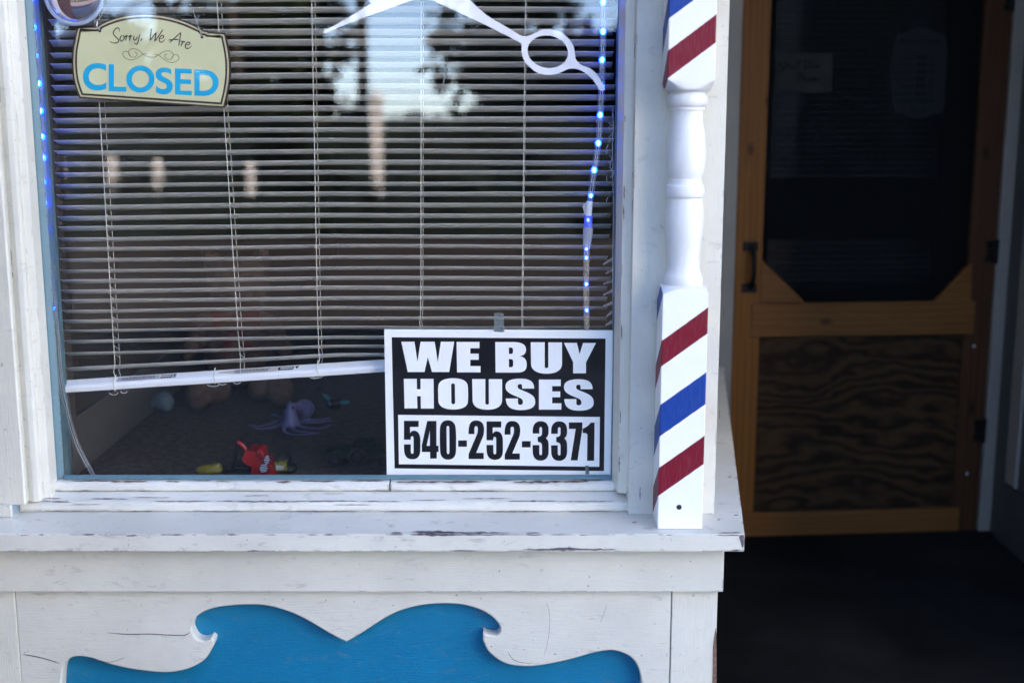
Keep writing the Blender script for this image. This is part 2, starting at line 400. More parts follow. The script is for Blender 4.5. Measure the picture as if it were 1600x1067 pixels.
def flat(d, step=8):
    """'M x,y L.. C.. Z' -> list of point loops"""
    tok = d.replace(',', ' ').replace('M', ' M ').replace('L', ' L ').replace('C', ' C ').replace('Z', ' Z ').split()
    loops, cur, i, cmd = [], [], 0, None
    while i < len(tok):
        t = tok[i]
        if t in 'MLCZ':
            cmd = t; i += 1
            if cmd == 'Z': loops.append(cur); cur = []
            continue
        if cmd in 'ML': cur.append((float(tok[i]), float(tok[i+1]))); i += 2
        else:
            q = [float(k) for k in tok[i:i+6]]; i += 6; p0 = cur[-1]
            for s_ in range(1, step+1):
                u = s_/step; a = (1-u)**3; b = 3*u*(1-u)**2; c = 3*u*u*(1-u); e = u**3
                cur.append((a*p0[0]+b*q[0]+c*q[2]+e*q[4], a*p0[1]+b*q[1]+c*q[3]+e*q[5]))
    out = []
    for l in loops:
        k = []
        for p in l:
            if not k or math.hypot(p[0]-k[-1][0], p[1]-k[-1][1]) > .3: k.append(p)
        if math.hypot(k[0][0]-k[-1][0], k[0][1]-k[-1][1]) < .3: k.pop()
        out.append(k)
    return out
def crom(pts, n=6, closed=False):
    out = []; m = len(pts)
    for i in range(m if closed else m-1):
        g = (lambda j: pts[j % m]) if closed else (lambda j: pts[max(0, min(m-1, j))])
        p0, p1, p2, p3 = (Vector((*g(i+k),)) for k in (-1, 0, 1, 2))
        for k in range(n):
            t = k/n
            out.append(tuple(.5*((2*p1)+(p2-p0)*t+(2*p0-5*p1+4*p2-p3)*t*t+(3*p1-p0-3*p2+p3)*t**3)))
    if not closed: out.append(tuple(pts[-1]))
    return out
def ribbon(pts, wd, n=6, taper=.35):
    c = crom(pts, n); m = len(c); Lf, Rt = [], []
    for i, p in enumerate(c):
        a = c[max(0, i-1)]; b = c[min(m-1, i+1)]; dx, dy = b[0]-a[0], b[1]-a[1]; l = math.hypot(dx, dy) or 1
        e = min(1, (min(i, m-1-i)+.5)/(m*.18)); hw = wd/2*(taper+(1-taper)*e)
        Lf.append((p[0]-dy/l*hw, p[1]+dx/l*hw)); Rt.append((p[0]+dy/l*hw, p[1]-dx/l*hw))
    return Lf, Rt
def strokes(mb, lines, wd, tf, y, th, mi=0, n=6):
    """flat brush strokes standing th proud towards -y"""
    for pts in lines:
        Lf, Rt = ribbon([tf(p) for p in pts], wd, n)
        vs_ = [P(*p, y) for p in Lf]+[P(*p, y) for p in Rt]; k = len(Lf)
        mb.add(vs_, [(i, i+1, k+i+1, k+i) for i in range(k-1)], mi)
def inset(pl, d):
    m = len(pl); ar = sum(pl[i][0]*pl[(i+1) % m][1]-pl[(i+1) % m][0]*pl[i][1] for i in range(m)); sg = 1 if ar > 0 else -1; out = []
    for i in range(m):
        a, p, b = Vector(pl[i-1]), Vector(pl[i]), Vector(pl[(i+1) % m])
        d1 = (p-a).normalized(); d2 = (b-p).normalized(); n1 = Vector((-d1.y, d1.x))*sg; n2 = Vector((-d2.y, d2.x))*sg
        k = (n1+n2); k = k/max(.35, k.dot(n1)) if k.length > 1e-6 else n1
        out.append(tuple(p+k*d))
    return out

# ---------------------------------------------------------------- key measurements
Y_SILL, Y_FAS, Y_PAN, Y_BLUE, Y_NOSE, Y_STOOL, Y_BOARD = -.194, -.150, -.130, -.100, -.060, -.020, -.075
ZS = Z(834, Y_SILL)                     # top of the lower sill
ZTOP = H + .95                          # head of the shop window, above the picture
ZF = H - .772                           # carpet
XL_IN = -.955                           # inside face of the shop's side wall
XC = X(1129, 400, Y_BOARD)              # outer corner of the shop window
Y_DOOR = 1.42

# ---------------------------------------------------------------- ground
g = MB(); S_ = 400
g.add([(-S_, -S_, -.16), (S_, -S_, -.16), (S_, S_, -.16), (-S_, S_, -.16)], [(0, 1, 2, 3)])
struct(g.build('ground', M['grass']))
struct(MB().box(-60, 60, -10.6, -4.2, -.2, -.13).build('road', M['asphalt']))
struct(MB().box(-60, 60, -4.2, -.75, -.2, -.01).build('sidewalk', M['walk'], bevel=.01))
struct(MB().box(-60, 60, -11.7, -10.6, -.2, -.05).build('pavement', M['asphalt'], bevel=.01))
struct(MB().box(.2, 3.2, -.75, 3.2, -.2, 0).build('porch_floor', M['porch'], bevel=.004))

# ---------------------------------------------------------------- the shop building
shop = thing('shop_building', 'white painted wooden shopfront with peeling sill, big window and blue scalloped panel', 'building', (0, 0, 0))
# window casing, left: a moulded profile run up from the sill
def run_profile(name, prof, z0, z1, mat, back):
    pl = [(x, y, z0) for x, y in prof]
    mb = MB(); mb.prism([pl], (0, 0, z1-z0)); return mb.build(name, mat, shop, bevel=.0012)
q = lambda px, y: X(px, 740, y)
zc = Z(783, Y_BOARD)
left = [(q(-260, -.09), -.09), (q(35, -.09), -.09), (q(38, -.086), -.086), (q(42, -.066), -.066), (q(46, -.070), -.070), (q(50, -.073), -.073), (q(58, -.071), -.071),
        (q(63, -.064), -.064), (q(65, -.052), -.052), (q(77, -.047), -.047), (q(88.5, -.010), -.010), (q(90, .05), .05), (q(-260, .05), .05)]
run_profile('window_casing', left, Z(775, -.05)-.005, ZTOP+.1, M['trim'], .05)
xr0 = q(958.5, -.012); xr1 = q(966, -.052); xr2 = q(980, -.056)
right = [(xr0-.002, -.012), (xr1, -.050), (xr2, -.054), (xr2+.002, -.060), (xr2+.004, .05), (xr0-.002, .05)]
run_profile('window_casing', right, Z(770, -.05), ZTOP+.1, M['trim'], .05)
# corner board, splayed return wall behind it
XB = X(1132.5, 250, Y_BOARD)
run_profile('corner_board', [(xr2+.001, Y_BOARD), (XB, Y_BOARD), (XB+.004, Y_BOARD+.03), (xr2+.001, -.02)], ZS+.0005, ZTOP+.1, M['trim'], .05)
# returns: wall from the corner back to the door wall
XW0, XW1 = XB-.012, P(1108, 500, Y_DOOR).x
mb = MB(); mb.prism([[(XW0-.06, -.02, 0), (XW0, -.045, 0), (XW1, Y_DOOR+.02, 0), (XW1-.1, Y_DOOR+.02, 0)]], (0, 0, 2.62)); mb.build('return_wall', M['wall'], shop)
# walls above and to the left, roof, interior shell
mb = MB(); mb.box(-8, XB, -.06, .06, ZTOP+.1, 7.2); mb.box(-8, q(-250, -.09), -.085, .06, 0, ZTOP+.1)
mb.build('front_wall', M['wall'], shop, bevel=.003)
MB().box(-8.3, 9.3, -.25, 6.2, 7.2, 7.4).build('roof', M['roof'], shop)
MB().box(-1.6, -1.30, -1.15, -.092, 0, 2.05).box(-1.62, -1.28, -3.0, -.092, 2.05, 7.2).build('left_shade_wall', M['brick'], shop)  # added wall out of view, blocks sky light from the left of the facade
mb = MB(); mb.box(XB, 9, -.06, .1, 2.62, 7.2); mb.build('porch_header', M['wall'], shop)
MB().box(XW0-.3, 3.2, .1, 3.4, 2.62, 2.7).build('porch_ceiling', M['ceil'], shop)
MB().box(XB+.25, 2.6, -.75, -.062, 2.5, 2.58).build('added_shade_canopy', M['ceil'], shop, bevel=.004)  # added above the view to cut the sky light reaching the door
# room behind the window
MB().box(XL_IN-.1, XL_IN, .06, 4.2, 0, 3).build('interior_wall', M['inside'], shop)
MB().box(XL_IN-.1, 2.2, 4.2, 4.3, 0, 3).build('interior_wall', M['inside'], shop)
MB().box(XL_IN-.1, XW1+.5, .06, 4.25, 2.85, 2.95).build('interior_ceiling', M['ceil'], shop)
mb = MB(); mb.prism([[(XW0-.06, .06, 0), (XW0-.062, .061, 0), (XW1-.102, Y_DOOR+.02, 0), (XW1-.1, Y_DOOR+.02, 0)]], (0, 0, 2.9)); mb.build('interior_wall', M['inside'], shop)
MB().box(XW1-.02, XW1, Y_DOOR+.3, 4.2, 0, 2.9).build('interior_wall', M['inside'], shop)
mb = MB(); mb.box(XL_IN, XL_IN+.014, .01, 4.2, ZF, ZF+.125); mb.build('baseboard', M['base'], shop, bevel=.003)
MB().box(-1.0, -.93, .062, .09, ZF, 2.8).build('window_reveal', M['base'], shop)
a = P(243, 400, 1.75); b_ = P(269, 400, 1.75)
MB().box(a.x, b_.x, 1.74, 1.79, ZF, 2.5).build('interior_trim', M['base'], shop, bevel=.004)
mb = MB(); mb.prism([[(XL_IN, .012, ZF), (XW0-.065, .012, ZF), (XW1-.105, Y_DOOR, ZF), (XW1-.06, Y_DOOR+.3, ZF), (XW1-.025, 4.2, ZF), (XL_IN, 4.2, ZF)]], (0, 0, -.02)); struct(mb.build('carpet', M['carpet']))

MB().box(q(-260, -.09), X(17, 800, -.098), -.098, -.088, ZS+.0006, Z(790, -.098)).build('casing_block', M['trim'], shop, bevel=.002)
# sash: thin pale teal bead round the pane, then the glass
xg0, xg1, zg0 = q(88, 0), q(963, 0), Z(747, 0)
def tri_bead(mb, a, b, w_, dirn):        # bead from a to b: chamfered strip
    a, b, dirn = Vector(a), Vector(b), Vector(dirn)
    y = Vector((0, -1, 0))
    pr = [a, a+y*.010, a+y*.009+dirn*w_*.45, a+dirn*w_]
    mb.prism([pr], b-a)
mb = MB()
tri_bead(mb, (xg0, 0, zg0), (xg0, 0, ZTOP), .0175, (1, 0, 0))
tri_bead(mb, (xg1, 0, zg0), (xg1, 0, ZTOP), .0105, (-1, 0, 0))
tri_bead(mb, (xg0+.017, 0, zg0), (xg1-.0105, 0, zg0), .008, (0, 0, 1))
mb.build('sash_bead', M['teal'], shop, bevel=.0008)
# inner sash members seen through the glass edge
MB().box(xg0-.02, xg0+.016, .034, .05, zg0-.01, ZTOP).build('window_stile', M['teal'], shop)
MB().box(xg1-.0095, xg1+.01, .0045, .05, zg0-.01, ZTOP).build('window_stile', M['teal'], shop)
MB().box(xg0-.005, xg1+.005, 0, .004, zg0-.005, ZTOP).build('window_pane', M['glass'], shop)

# sill: stepped, each board its own run
xs0, xs1 = q(-260, -.06), X(997, 792, Y_NOSE)
def cross(name, prof, x0, x1, mat, bev=.0018, chips=()):
    mb = MB(); mb.prism([[(x0, y, z) for y, z in prof]], (x1-x0, 0, 0))
    return mb.build(name, mat, shop, bevel=bev, seg=3)
zst = Z(754, Y_STOOL)
# bottom rail of the window: two lengths with an open joint at x=608
xj = X(609, 760, Y_STOOL)
prof = [(.0, zg0-.0005), (Y_STOOL+.003, zst+.001), (Y_STOOL-.003, zst-.004), (Y_STOOL-.004, Z(765, Y_STOOL)), (Y_STOOL, Z(767.5, Y_STOOL)), (.0, Z(767.5, Y_STOOL))]
cross('bottom_rail', prof, q(84, 0), xj-.0012, M['stool']); cross('bottom_rail', prof, xj+.0012, X(972, 760, Y_STOOL), M['stool'])
z0 = Z(767.7, Y_STOOL); z1 = Z(785, Y_NOSE); zn = Z(800, Y_NOSE)
prof = [(.01, z0+.0), (Y_STOOL-.002, z0), (Y_NOSE+.004, z1+.0015), (Y_NOSE-.001, z1-.002), (Y_NOSE-.002, zn+.004), (Y_NOSE+.002, zn), (.01, zn)]
cross('inner_sill', prof, X(30, 785, Y_NOSE), xs1, M['stool'])
# lifted and missing paint along the old sill members
mb = MB(); ex = Vector((1, 0, 0))
def plane(a, b): a = Vector((0, *a)); b = Vector((0, *b)); n_ = ex.cross(b-a).normalized(); n_ = n_ if n_.z > 0 or (abs(n_.z) < .01 and n_.y < 0) else -n_; return a+n_*.0008, n_
pl_rail = plane((0, zg0-.0005), (Y_STOOL+.003, zst+.001)); pl_slope = plane((Y_STOOL-.002, z0), (Y_NOSE+.004, z1+.0015)); pl_nose = (Vector((0, Y_NOSE-.0022, 0)), Vector((0, -1, 0))); pl_railf = (Vector((0, Y_STOOL-.0048, 0)), Vector((0, -1, 0)))
def streak(pl, x0, x1, yc, h):
    n_ = max(4, int((x1-x0)/6)); top = []; bot = []; dr = random.uniform(-1, 1)
    for k in range(n_+1):
        x = x0+(x1-x0)*k/n_; e = max(0, math.sin(math.pi*k/n_))**.4; y = yc+dr*(k/n_-.5)
        top.append((x, y-h*e*random.uniform(.15, 1))); bot.append((x+random.uniform(-1, 1), y+h*e*random.uniform(.1, .9)))
    v = [PP(px, py, *pl) for px, py in top+bot[::-1]]; mb2 = MB(); k = n_+1
    mb2.add(v, [(i, i+1, 2*k-2-i, 2*k-1-i) for i in range(k-1)]); mb2.build('bare_streak', M['bare2'] if random.random() < .4 else M['bare'], shop)
for x0, x1, yc, h in ((108, 190, 751, 1.4), (172, 232, 752, 1.6), (258, 282, 752, 1.8), (300, 330, 750.5, 1), (336, 362, 752, 1.4), (430, 456, 752.5, 2.2), (468, 530, 751.5, 1.5), (545, 600, 751, 1.2), (618, 700, 752.6, 2.3), (690, 756, 752.6, 2), (770, 800, 750, 1.1), (800, 880, 752.6, 2.6), (860, 922, 752, 2), (900, 950, 749.5, 1.3)):
    streak(pl_rail, x0, x1, yc, h)
for x0, x1, yc, h in ((74, 96, 778.5, 1.3), (140, 202, 779, 1.2), (205, 268, 777, .9), (60, 112, 783.3, 1.3), (240, 330, 782.8, 1), (335, 470, 783, 1.5), (455, 560, 782.6, 1.3), (560, 628, 783, 1), (640, 700, 781, .8), (790, 870, 782.5, 1.3), (720, 800, 778.5, .8), (860, 960, 783, 1), (380, 420, 774, .8), (500, 540, 771, .7)):
    streak(pl_slope, x0, x1, yc, h)
for x0, x1, yc, h in ((70, 130, 797.8, 1), (180, 240, 798.6, .8), (300, 380, 798.4, 1), (430, 560, 798.4, 1.2), (600, 690, 798.6, .9), (760, 860, 798.6, 1), (880, 960, 798.4, .8), (110, 160, 788, .8), (520, 580, 788.4, .9)):
    streak(pl_nose, x0, x1, yc, h)
for x0, x1, yc, h in ((580, 608, 766, .9), (110, 150, 767, .7), (700, 780, 767, .8)): streak(pl_railf, x0, x1, yc, h)
def vflake(px, y0, y1, w_, Y, m_):
    Lp, Rp = [], []; n_ = 7
    for k in range(n_+1):
        y = y0+(y1-y0)*k/n_; e = max(0, math.sin(math.pi*k/n_))**.5
        Lp.append((px-w_*e*random.uniform(.2, .9), y)); Rp.append((px+w_*e*random.uniform(.2, .9)+.15, y))
    v = [P(*p, Y) for p in Lp]+[P(*p, Y) for p in Rp]; k = n_+1; mb2 = MB()
    mb2.add(v, [(i, i+1, k+i+1, k+i) for i in range(k-1)]); mb2.build('bare_streak', m_, shop)
for px, y0, y1, w_ in ((975.2, 288, 312, 1.3), (974.4, 322, 345, 1.6), (971.2, 506, 532, 1.2), (976.5, 180, 192, .8), (969, 640, 662, 1), (967.5, 712, 738, 1.4)): vflake(px, y0, y1, w_, -.0556, M['bare2'])
for px, y0, y1, w_ in ((1131, 480, 500, .8), (1124, 640, 655, .8), (1000, 760, 782, .9), (1133, 300, 322, .6)): vflake(px, y0, y1, w_, Y_BOARD-.0006, M['bare'])
# the broad lower sill wraps the corner and runs back along the splayed side
xe = X(1163.5, 834, Y_SILL); pb = PZ(1130.5, 575, ZS); zb = Z(861.5, Y_SILL)
pl = [(-2.6, Y_SILL, zb), (xe, Y_SILL, zb), (pb.x+.004, Y_DOOR, zb), (XW1-.05, Y_DOOR, zb), (XB-.1, .0, zb), (-2.6, .0, zb)]
mb = MB(); mb.prism([pl], (0, 0, ZS-zb))
# knocked-off flakes of paint traced along the front arris (bare wood shows)
def flake(mb, pts, horizontal, mi=1):
    c = crom(pts, 4, True); d = .0004
    if horizontal: v = [PZ(px, py, ZS)+Vector((0, 0, d)) for px, py in c]
    else: v = [P(px, py, Y_SILL-d) for px, py in c]
    mb.add(v, [tuple(range(len(v)))], mi)
def rough_flake(mb, x0, x1, yc, h, horizontal):
    n = max(4, int((x1-x0)/7)); top = []; bot = []
    for i in range(n+1):
        x = x0+(x1-x0)*i/n; e = math.sin(math.pi*min(1, max(0, i/n)))**.5
        top.append((x+random.uniform(-1.5, 1.5), yc-h*e*random.uniform(.3, .9))); bot.append((x+random.uniform(-1.5, 1.5), yc+h*e*random.uniform(.2, .7)))
    flake(mb, top+bot[::-1], horizontal)
for x0, x1, yc, h in ((300, 306, 834.8, 1.2), (410, 432, 834.6, 1), (860, 884, 834.4, 1.3), (1040, 1052, 834.8, 1), (128, 148, 834.5, 2), (196, 216, 835.5, 2.5), (248, 290, 833.2, 1.6), (354, 368, 834, 2), (478, 498, 832.6, 1.6), (502, 522, 832.5, 2.2), (30, 45, 835.2, 1.4), (60, 70, 834.6, 1.4),
                      (608, 632, 833.4, 2), (640, 715, 832, 4.2), (668, 800, 834.2, 2.6), (818, 848, 833.6, 2), (905, 918, 835, 1.5), (1118, 1160, 835.3, 2.2)):
    rough_flake(mb, x0, x1, max(yc+.8, 835.2), h*.9, False)
    if h >= 2 and x1-x0 > 21: rough_flake(mb, x0+2, x1-2, min(yc-.8, 832.4), h*.8, True)
for x0, x1, yc, h in ((815, 965, 858.3, 3.2), (700, 752, 860, 1.6), (384, 406, 860.3, 1.4), (860, 905, 856.5, 2.4), (1140, 1161, 859.5, 2)):
    rough_flake(mb, x0, x1, yc, h, False)
flake(mb, [(1155, 838), (1162, 836), (1162.5, 850), (1160, 856), (1157, 846)], False)
for px, py in ((1140, 745), (1150, 805), (1123, 812), (990, 816)):
    flake(mb, [(px-random.uniform(2, 6), py+.5), (px, py-.9), (px+random.uniform(2, 7), py-.6), (px+1, py+.5)], True)
mb.build('window_sill', [M['sill'], M['bare']], shop, bevel=.0016, seg=3)
# fascia, scalloped panel, corner post of the bulkhead, blue backing, side of the bulkhead
zf1 = Z(924.5, Y_FAS); xf = X(1131, 890, Y_FAS)
MB().box(-2.6, xf, Y_FAS, -.02, zf1, zb-.0005).build('fascia_board', M['board'], shop, bevel=.002)
zp1 = zf1+.004
loop = [(95.5, 1075), (98, 1046), (107, 1031), (120, 1025.6), (142, 1028), (169, 1037), (206, 1045.5), (244, 1050), (270, 1050), (296, 1044), (319, 1031), (331, 1013), (335, 1000)]
hookL = [(330, 996), (319, 1001), (307.5, 997.5), (301, 988), (300, 979), (304.5, 966), (319, 955.5), (337.5, 949.5), (364, 946), (397, 945), (424, 948), (457, 958), (487, 973), (517, 991), (541, 1003)]
hookR = [(562, 991), (585, 976), (605, 963.5), (629, 953), (660, 945.5), (692, 943), (723, 945), (751, 953), (770, 965), (780, 977), (781.5, 985), (776, 992), (764.6, 991.6), (755, 988.5)]
lobeR = [(754, 999.5), (762.6, 1017), (782, 1033), (802, 1039.7), (833, 1041), (865, 1036), (896, 1029), (924, 1021), (944, 1017), (963, 1017), (983, 1025), (995, 1039), (1001, 1058), (1002, 1075)]
cut = crom(loop, 5)[:]+crom(hookL, 5)+crom(hookR, 5)+crom(lobeR, 5)
bot = [(1002, 1075+i*30) for i in range(1, 8)]+[(960, 1330), (140, 1330)]+[(95.5, 1285-i*30) for i in range(7)]
cutw = [P(px, py, Y_PAN) for px, py in cut+bot]
xp0, xp1 = X(30, 1000, Y_PAN), X(1047, 1000, Y_PAN)
mb = MB(); T = .029
rect = [(xp0, Y_PAN, .03), (xp1, Y_PAN, .03), (xp1, Y_PAN, zp1), (xp0, Y_PAN, zp1)]
# soft routed edge: a chamfer ring between the face and the cut
c2 = [(v.x, v.z) for v in cutw]; wide = inset(c2, -.0034)
face = [rect, [(x, Y_PAN, z) for x, z in wide]]
pts = [Vector(p) for l in face for p in l]; tri = tessellate_polygon([[Vector(p) for p in l] for l in face])
mb.add(pts, [tuple(t) for t in tri])
k = len(wide)
for (ra, ya), (rb, yb) in (((wide, Y_PAN), (inset(c2, -.0014), Y_PAN+.0010)), ((inset(c2, -.0014), Y_PAN+.0010), (c2, Y_PAN+.0035)), ((c2, Y_PAN+.0035), (c2, Y_PAN+T))):
    mb.add([(x, ya, z) for x, z in ra]+[(x, yb, z) for x, z in rb], [(i, (i+1) % k, k+(i+1) % k, k+i) for i in range(k)])
o = mb.build('scalloped_panel', M['board'], shop, smooth=14)
MB().box(xp1+.0016, X(1119, 1000, Y_PAN), Y_PAN-.002, -.02, 0, zf1+.003).build('corner_stile', M['trim'], shop, bevel=.002)
MB().box(-2.6, xp0-.0016, Y_PAN-.001, -.02, 0, zf1+.003).build('corner_stile', M['trim'], shop, bevel=.002)
MB().box(-1.6, xp1, Y_BLUE, -.02, 0, zf1).build('blue_panel', M['blue'], shop)
xq = X(1119, 1000, Y_PAN)
mb = MB(); mb.prism([[(xq-.05, -.1, 0), (xq-.001, -.1, 0), (XW1+.03, Y_DOOR, 0), (XW1-.05, Y_DOOR, 0)]], (0, 0, zb-.001)); mb.build('return_wall', M['greywall'], shop)
# crack lines and bare patch on the bulkhead
def crack(pts, y, w_):
    mb = MB()
    Lf, Rt = ribbon(pts, w_, 4, .2); v = [P(*p, y) for p in Lf]+[P(*p, y) for p in Rt]; k = len(Lf)
    mb.add(v, [(i, i+1, k+i+1, k+i) for i in range(k-1)]); mb.build('paint_crack', M['bare'], shop)
yk = Y_PAN-.0004
crack([(168, 988), (200, 990.5), (232, 990), (262, 991.5), (288, 992), (296, 987)], yk, 1.6)
crack([(35, 1022), (55, 1025), (75, 1030), (93, 1036)], yk, 1.6)
crack([(853, 940), (858, 955), (859, 975), (856, 1000), (850, 1024)], yk, .45)
crack([(145, 1028), (170, 1034), (195, 1027)], yk, .7)
crack([(794, 1018), (800, 1028), (812, 1034), (832, 1036)], yk, .8)
crack([(948, 945), (943, 960), (938, 972)], yk, .4)
mb = MB(); v = [P(px, py, Y_PAN-.0026) for px, py in crom([(1117.5, 985), (1119.2, 990), (1119.3, 1090), (1112, 1090), (1113.5, 1050), (1114, 1010)], 3, True)]
mb.add(v, [tuple(range(len(v)))]); mb.build('bare_wood_patch', plain('bare_brown_wood', (.20, .12, .085), .85, var=.5, vs_=120), shop)

# ---------------------------------------------------------------- doorway at the back of the porch
PHI = R(4.6); e1 = Vector((math.cos(PHI), math.sin(PHI), 0)); nd = Vector((math.sin(PHI), -math.cos(PHI), 0)); ez = Vector((0, 0, 1))
D0 = P(1151, 330, Y_DOOR)
def du(px, py): return (PP(px, py, D0, nd)-D0).dot(e1)
def dv(px, py): return PP(px, py, D0, nd).z
def dpt(u, v, w_): return Vector((D0.x, D0.y, 0))+e1*u+ez*v+nd*w_
def dbox(mb, u0, u1, v0, v1, w0, w1, mi=0):
    return mb.obox(dpt((u0+u1)/2, (v0+v1)/2, (w0+w1)/2), e1*(u1-u0)/2, nd*(w1-w0)/2, ez*(v1-v0)/2, mi)
def dpoly(mb, pl, w0, w1, mi=0):
    return mb.prism([[dpt(du(*p), dv(*p), w1) for p in pl]], -nd*(w1-w0), mi)
def part(name, mat, parent, fn, bev=.002, label=None, smooth=False):
    mb = MB(); fn(mb); o = mb.build(name, mat, parent, bevel=bev, smooth=smooth)
    if label: o['label'] = label
    return o
door = bpy.data.objects.new('screen_door', None); C.objects.link(door); door.location = dpt(0, 0, 0); adopt(door, shop)
uL0, uL1, uR0, uR1 = 0, du(1194, 330), du(1519, 330), du(1560, 330)
vb = dv(1300, 834.5); vt = 2.15
vr0, vr1 = dv(1345, 524), dv(1345, 472.5); vbt = dv(1340, 797)
part('stile', M['pine'], door, lambda m: dbox(m, uL0, uL1, vb, vt, -.03, 0))
part('stile', M['redpine'], door, lambda m: dbox(m, uR0, uR1, vb, vt, -.03, 0), label='reddish right stile of the screen door')
part('middle_rail', M['pinex'], door, lambda m: dbox(m, du(1173, 500), du(1521.5, 500), vr0, vr1, -.028, .006))
part('bottom_rail', M['pinex'], door, lambda m: dbox(m, uL0+.01, du(1498, 815), vb+.001, vbt, -.028, .004))
part('top_rail', M['pinex'], door, lambda m: dbox(m, uL1, uR0, vt-.12, vt, -.028, -.002))
part('corner_brace', M['pinex'], door, lambda m: dpoly(m, [(1189.5, 405), (1258.5, 472.5), (1188, 473)], -.026, .003))
part('corner_brace', M['pinex'], door, lambda m: dpoly(m, [(1518.5, 410), (1517, 472.5), (1459, 472.5)], -.026, .003))
part('plywood_panel', M['ply'], door, lambda m: dbox(m, uL1-.03, uR0+.02, vbt-.01, vr0+.01, -.022, -.010), bev=0)
part('insect_screen', M['screen'], door, lambda m: dbox(m, uL1-.005, uR0+.005, vr1-.01, vt-.1, -.020, -.0185), bev=0)
def handle(m):
    for (x0, x1, y0, y1) in ((1161, 1184, 378, 392), (1159.5, 1182.5, 443, 457)):
        dbox(m, du(x0, y0), du(x1, y0), dv(x0, y1), dv(x0, y0), 0, .006)
    u = du(1173, 418); v0, v1 = dv(1170, 450), dv(1172, 385)
    pth = [dpt(u, v0+(v1-v0)*t, .004+.034*math.sin(math.pi*t)**.6) for t in [i/14 for i in range(15)]]
    m.tube(pth, .0085, 8)
part('handle', M['black'], door, handle, bev=.0015)
def hinge(x0, x1, y0, y1):
    def f(m):
        u0, u1, v0, v1 = du(x0, y0), du(x1, y0), dv(x0, y1), dv(x0, y0)
        um = (u0+u1)/2
        for k in range(3):
            h = (v1-v0)/3; dbox(m, u0+(.004 if k == 1 else 0), um-.002, v0+h*k+.001, v0+h*(k+1)-.001, .001, .005); dbox(m, um+.002, u1-(.003 if k == 0 else 0), v0+h*k+.001, v0+h*(k+1)-.001, .001, .005)
        m.tube([dpt(um, v0-.004, .007), dpt(um, v1+.004, .007)], .007, 10)
    return f
for h in ((1541, 1573, 376, 410), (1523, 1552, 655, 689), (1570, 1592, -12, 17)): part('hinge', M['black'], door, hinge(*h), bev=.001)
for px, py in ((1522, 541), (1511, 740)): part('screw', M['metal'], door, lambda m: m.lathe([(.005, 0), (.0055, .001), (.003, .0025)], dpt(du(px, py), dv(px, py), 0), nd, 12), bev=0)
# inner door behind the screen
inner = bpy.data.objects.new('inner_door', None); C.objects.link(inner); inner.location = dpt(0, 0, -.16); adopt(inner, shop)
W_ = -.16
p_in = dpt(0, 0, W_)
def iu(px, py): return (PP(px, py, p_in, nd)-p_in).dot(e1)
def iv(px, py): return PP(px, py, p_in, nd).z
pu0, pu1 = iu(1207, 200), iu(1474, 200); pv0, pv1 = iv(1340, 278), vt
lu0, lu1 = iu(1201, 410), iu(1459, 410); lv0, lv1 = iv(1340, 448), iv(1340, 373)
def frame_fn(m):
    dbox(m, -.15, pu0-.001, 0, 2.4, W_-.04, W_); dbox(m, pu1+.001, 1.1, 0, 2.4, W_-.04, W_)
    dbox(m, pu0-.001, pu1+.001, lv1, pv0, W_-.038, W_-.001); dbox(m, pu0-.001, pu1+.001, 0, lv0, W_-.038, W_-.001)
part('door_frame', M['dark'], inner, frame_fn)
part('door_blind', M['blindblue'], inner, lambda m: [dbox(m, pu0, pu1, v, v+.019, W_-.034, W_-.030) for v in [lv0+.0205*i for i in range(70)] if v+.02 < vt], bev=.004)
part('door_pane', M['glass'], inner, lambda m: dbox(m, pu0, pu1, pv0, vt, W_-.012, W_-.008), bev=0)
part('door_pane', M['glass'], inner, lambda m: dbox(m, pu0, pu1, lv0, lv1, W_-.012, W_-.008), bev=0)
# casings and the porch's other walls
part('door_casing', M['shadetrim'], shop, lambda m: dbox(m, -.09, -.003, 0, 2.5, -.06, .012))
u2 = du(1585, 330)
part('door_casing', M['shadetrim'], shop, lambda m: dbox(m, uR1+.003, u2, 0, 2.5, -.06, .012))
part('door_casing', M['shadetrim'], shop, lambda m: dbox(m, -.15, u2+.2, 2.19, 2.62, -.06, .004))
part('door_stop', M['base'], shop, lambda m: dbox(m, -.2, u2+.3, 2.2, 2.62, -.2, -.06))
pr = PZ(1546, 829, 0.0)
xw = pr.x
MB().box(xw, xw+.1, -.06, Y_DOOR+.3, .0, 2.62).build('porch_side_wall', M['greywall'], shop)
zt = P(1566, 755, Y_DOOR-.08).z
MB().box(xw-.012, xw-.0005, Y_DOOR-.14, Y_DOOR-.06, zt, 2.6).build('wall_trim', M['shadetrim'], shop, bevel=.002)
MB().box(xw-.006, xw-.0005, -.06, Y_DOOR-.0, .0, zt-.01).build('kick_board', M['greywall'], shop, bevel=.002)
MB().box(xw+.1, 9, -.085, -.061, 0, 2.6).build('front_wall', M['wall'], shop)
MB().box(1.5, 4.4, Y_DOOR+.6, Y_DOOR+.7, 0, 3).build('interior_wall', M['dark'], shop)

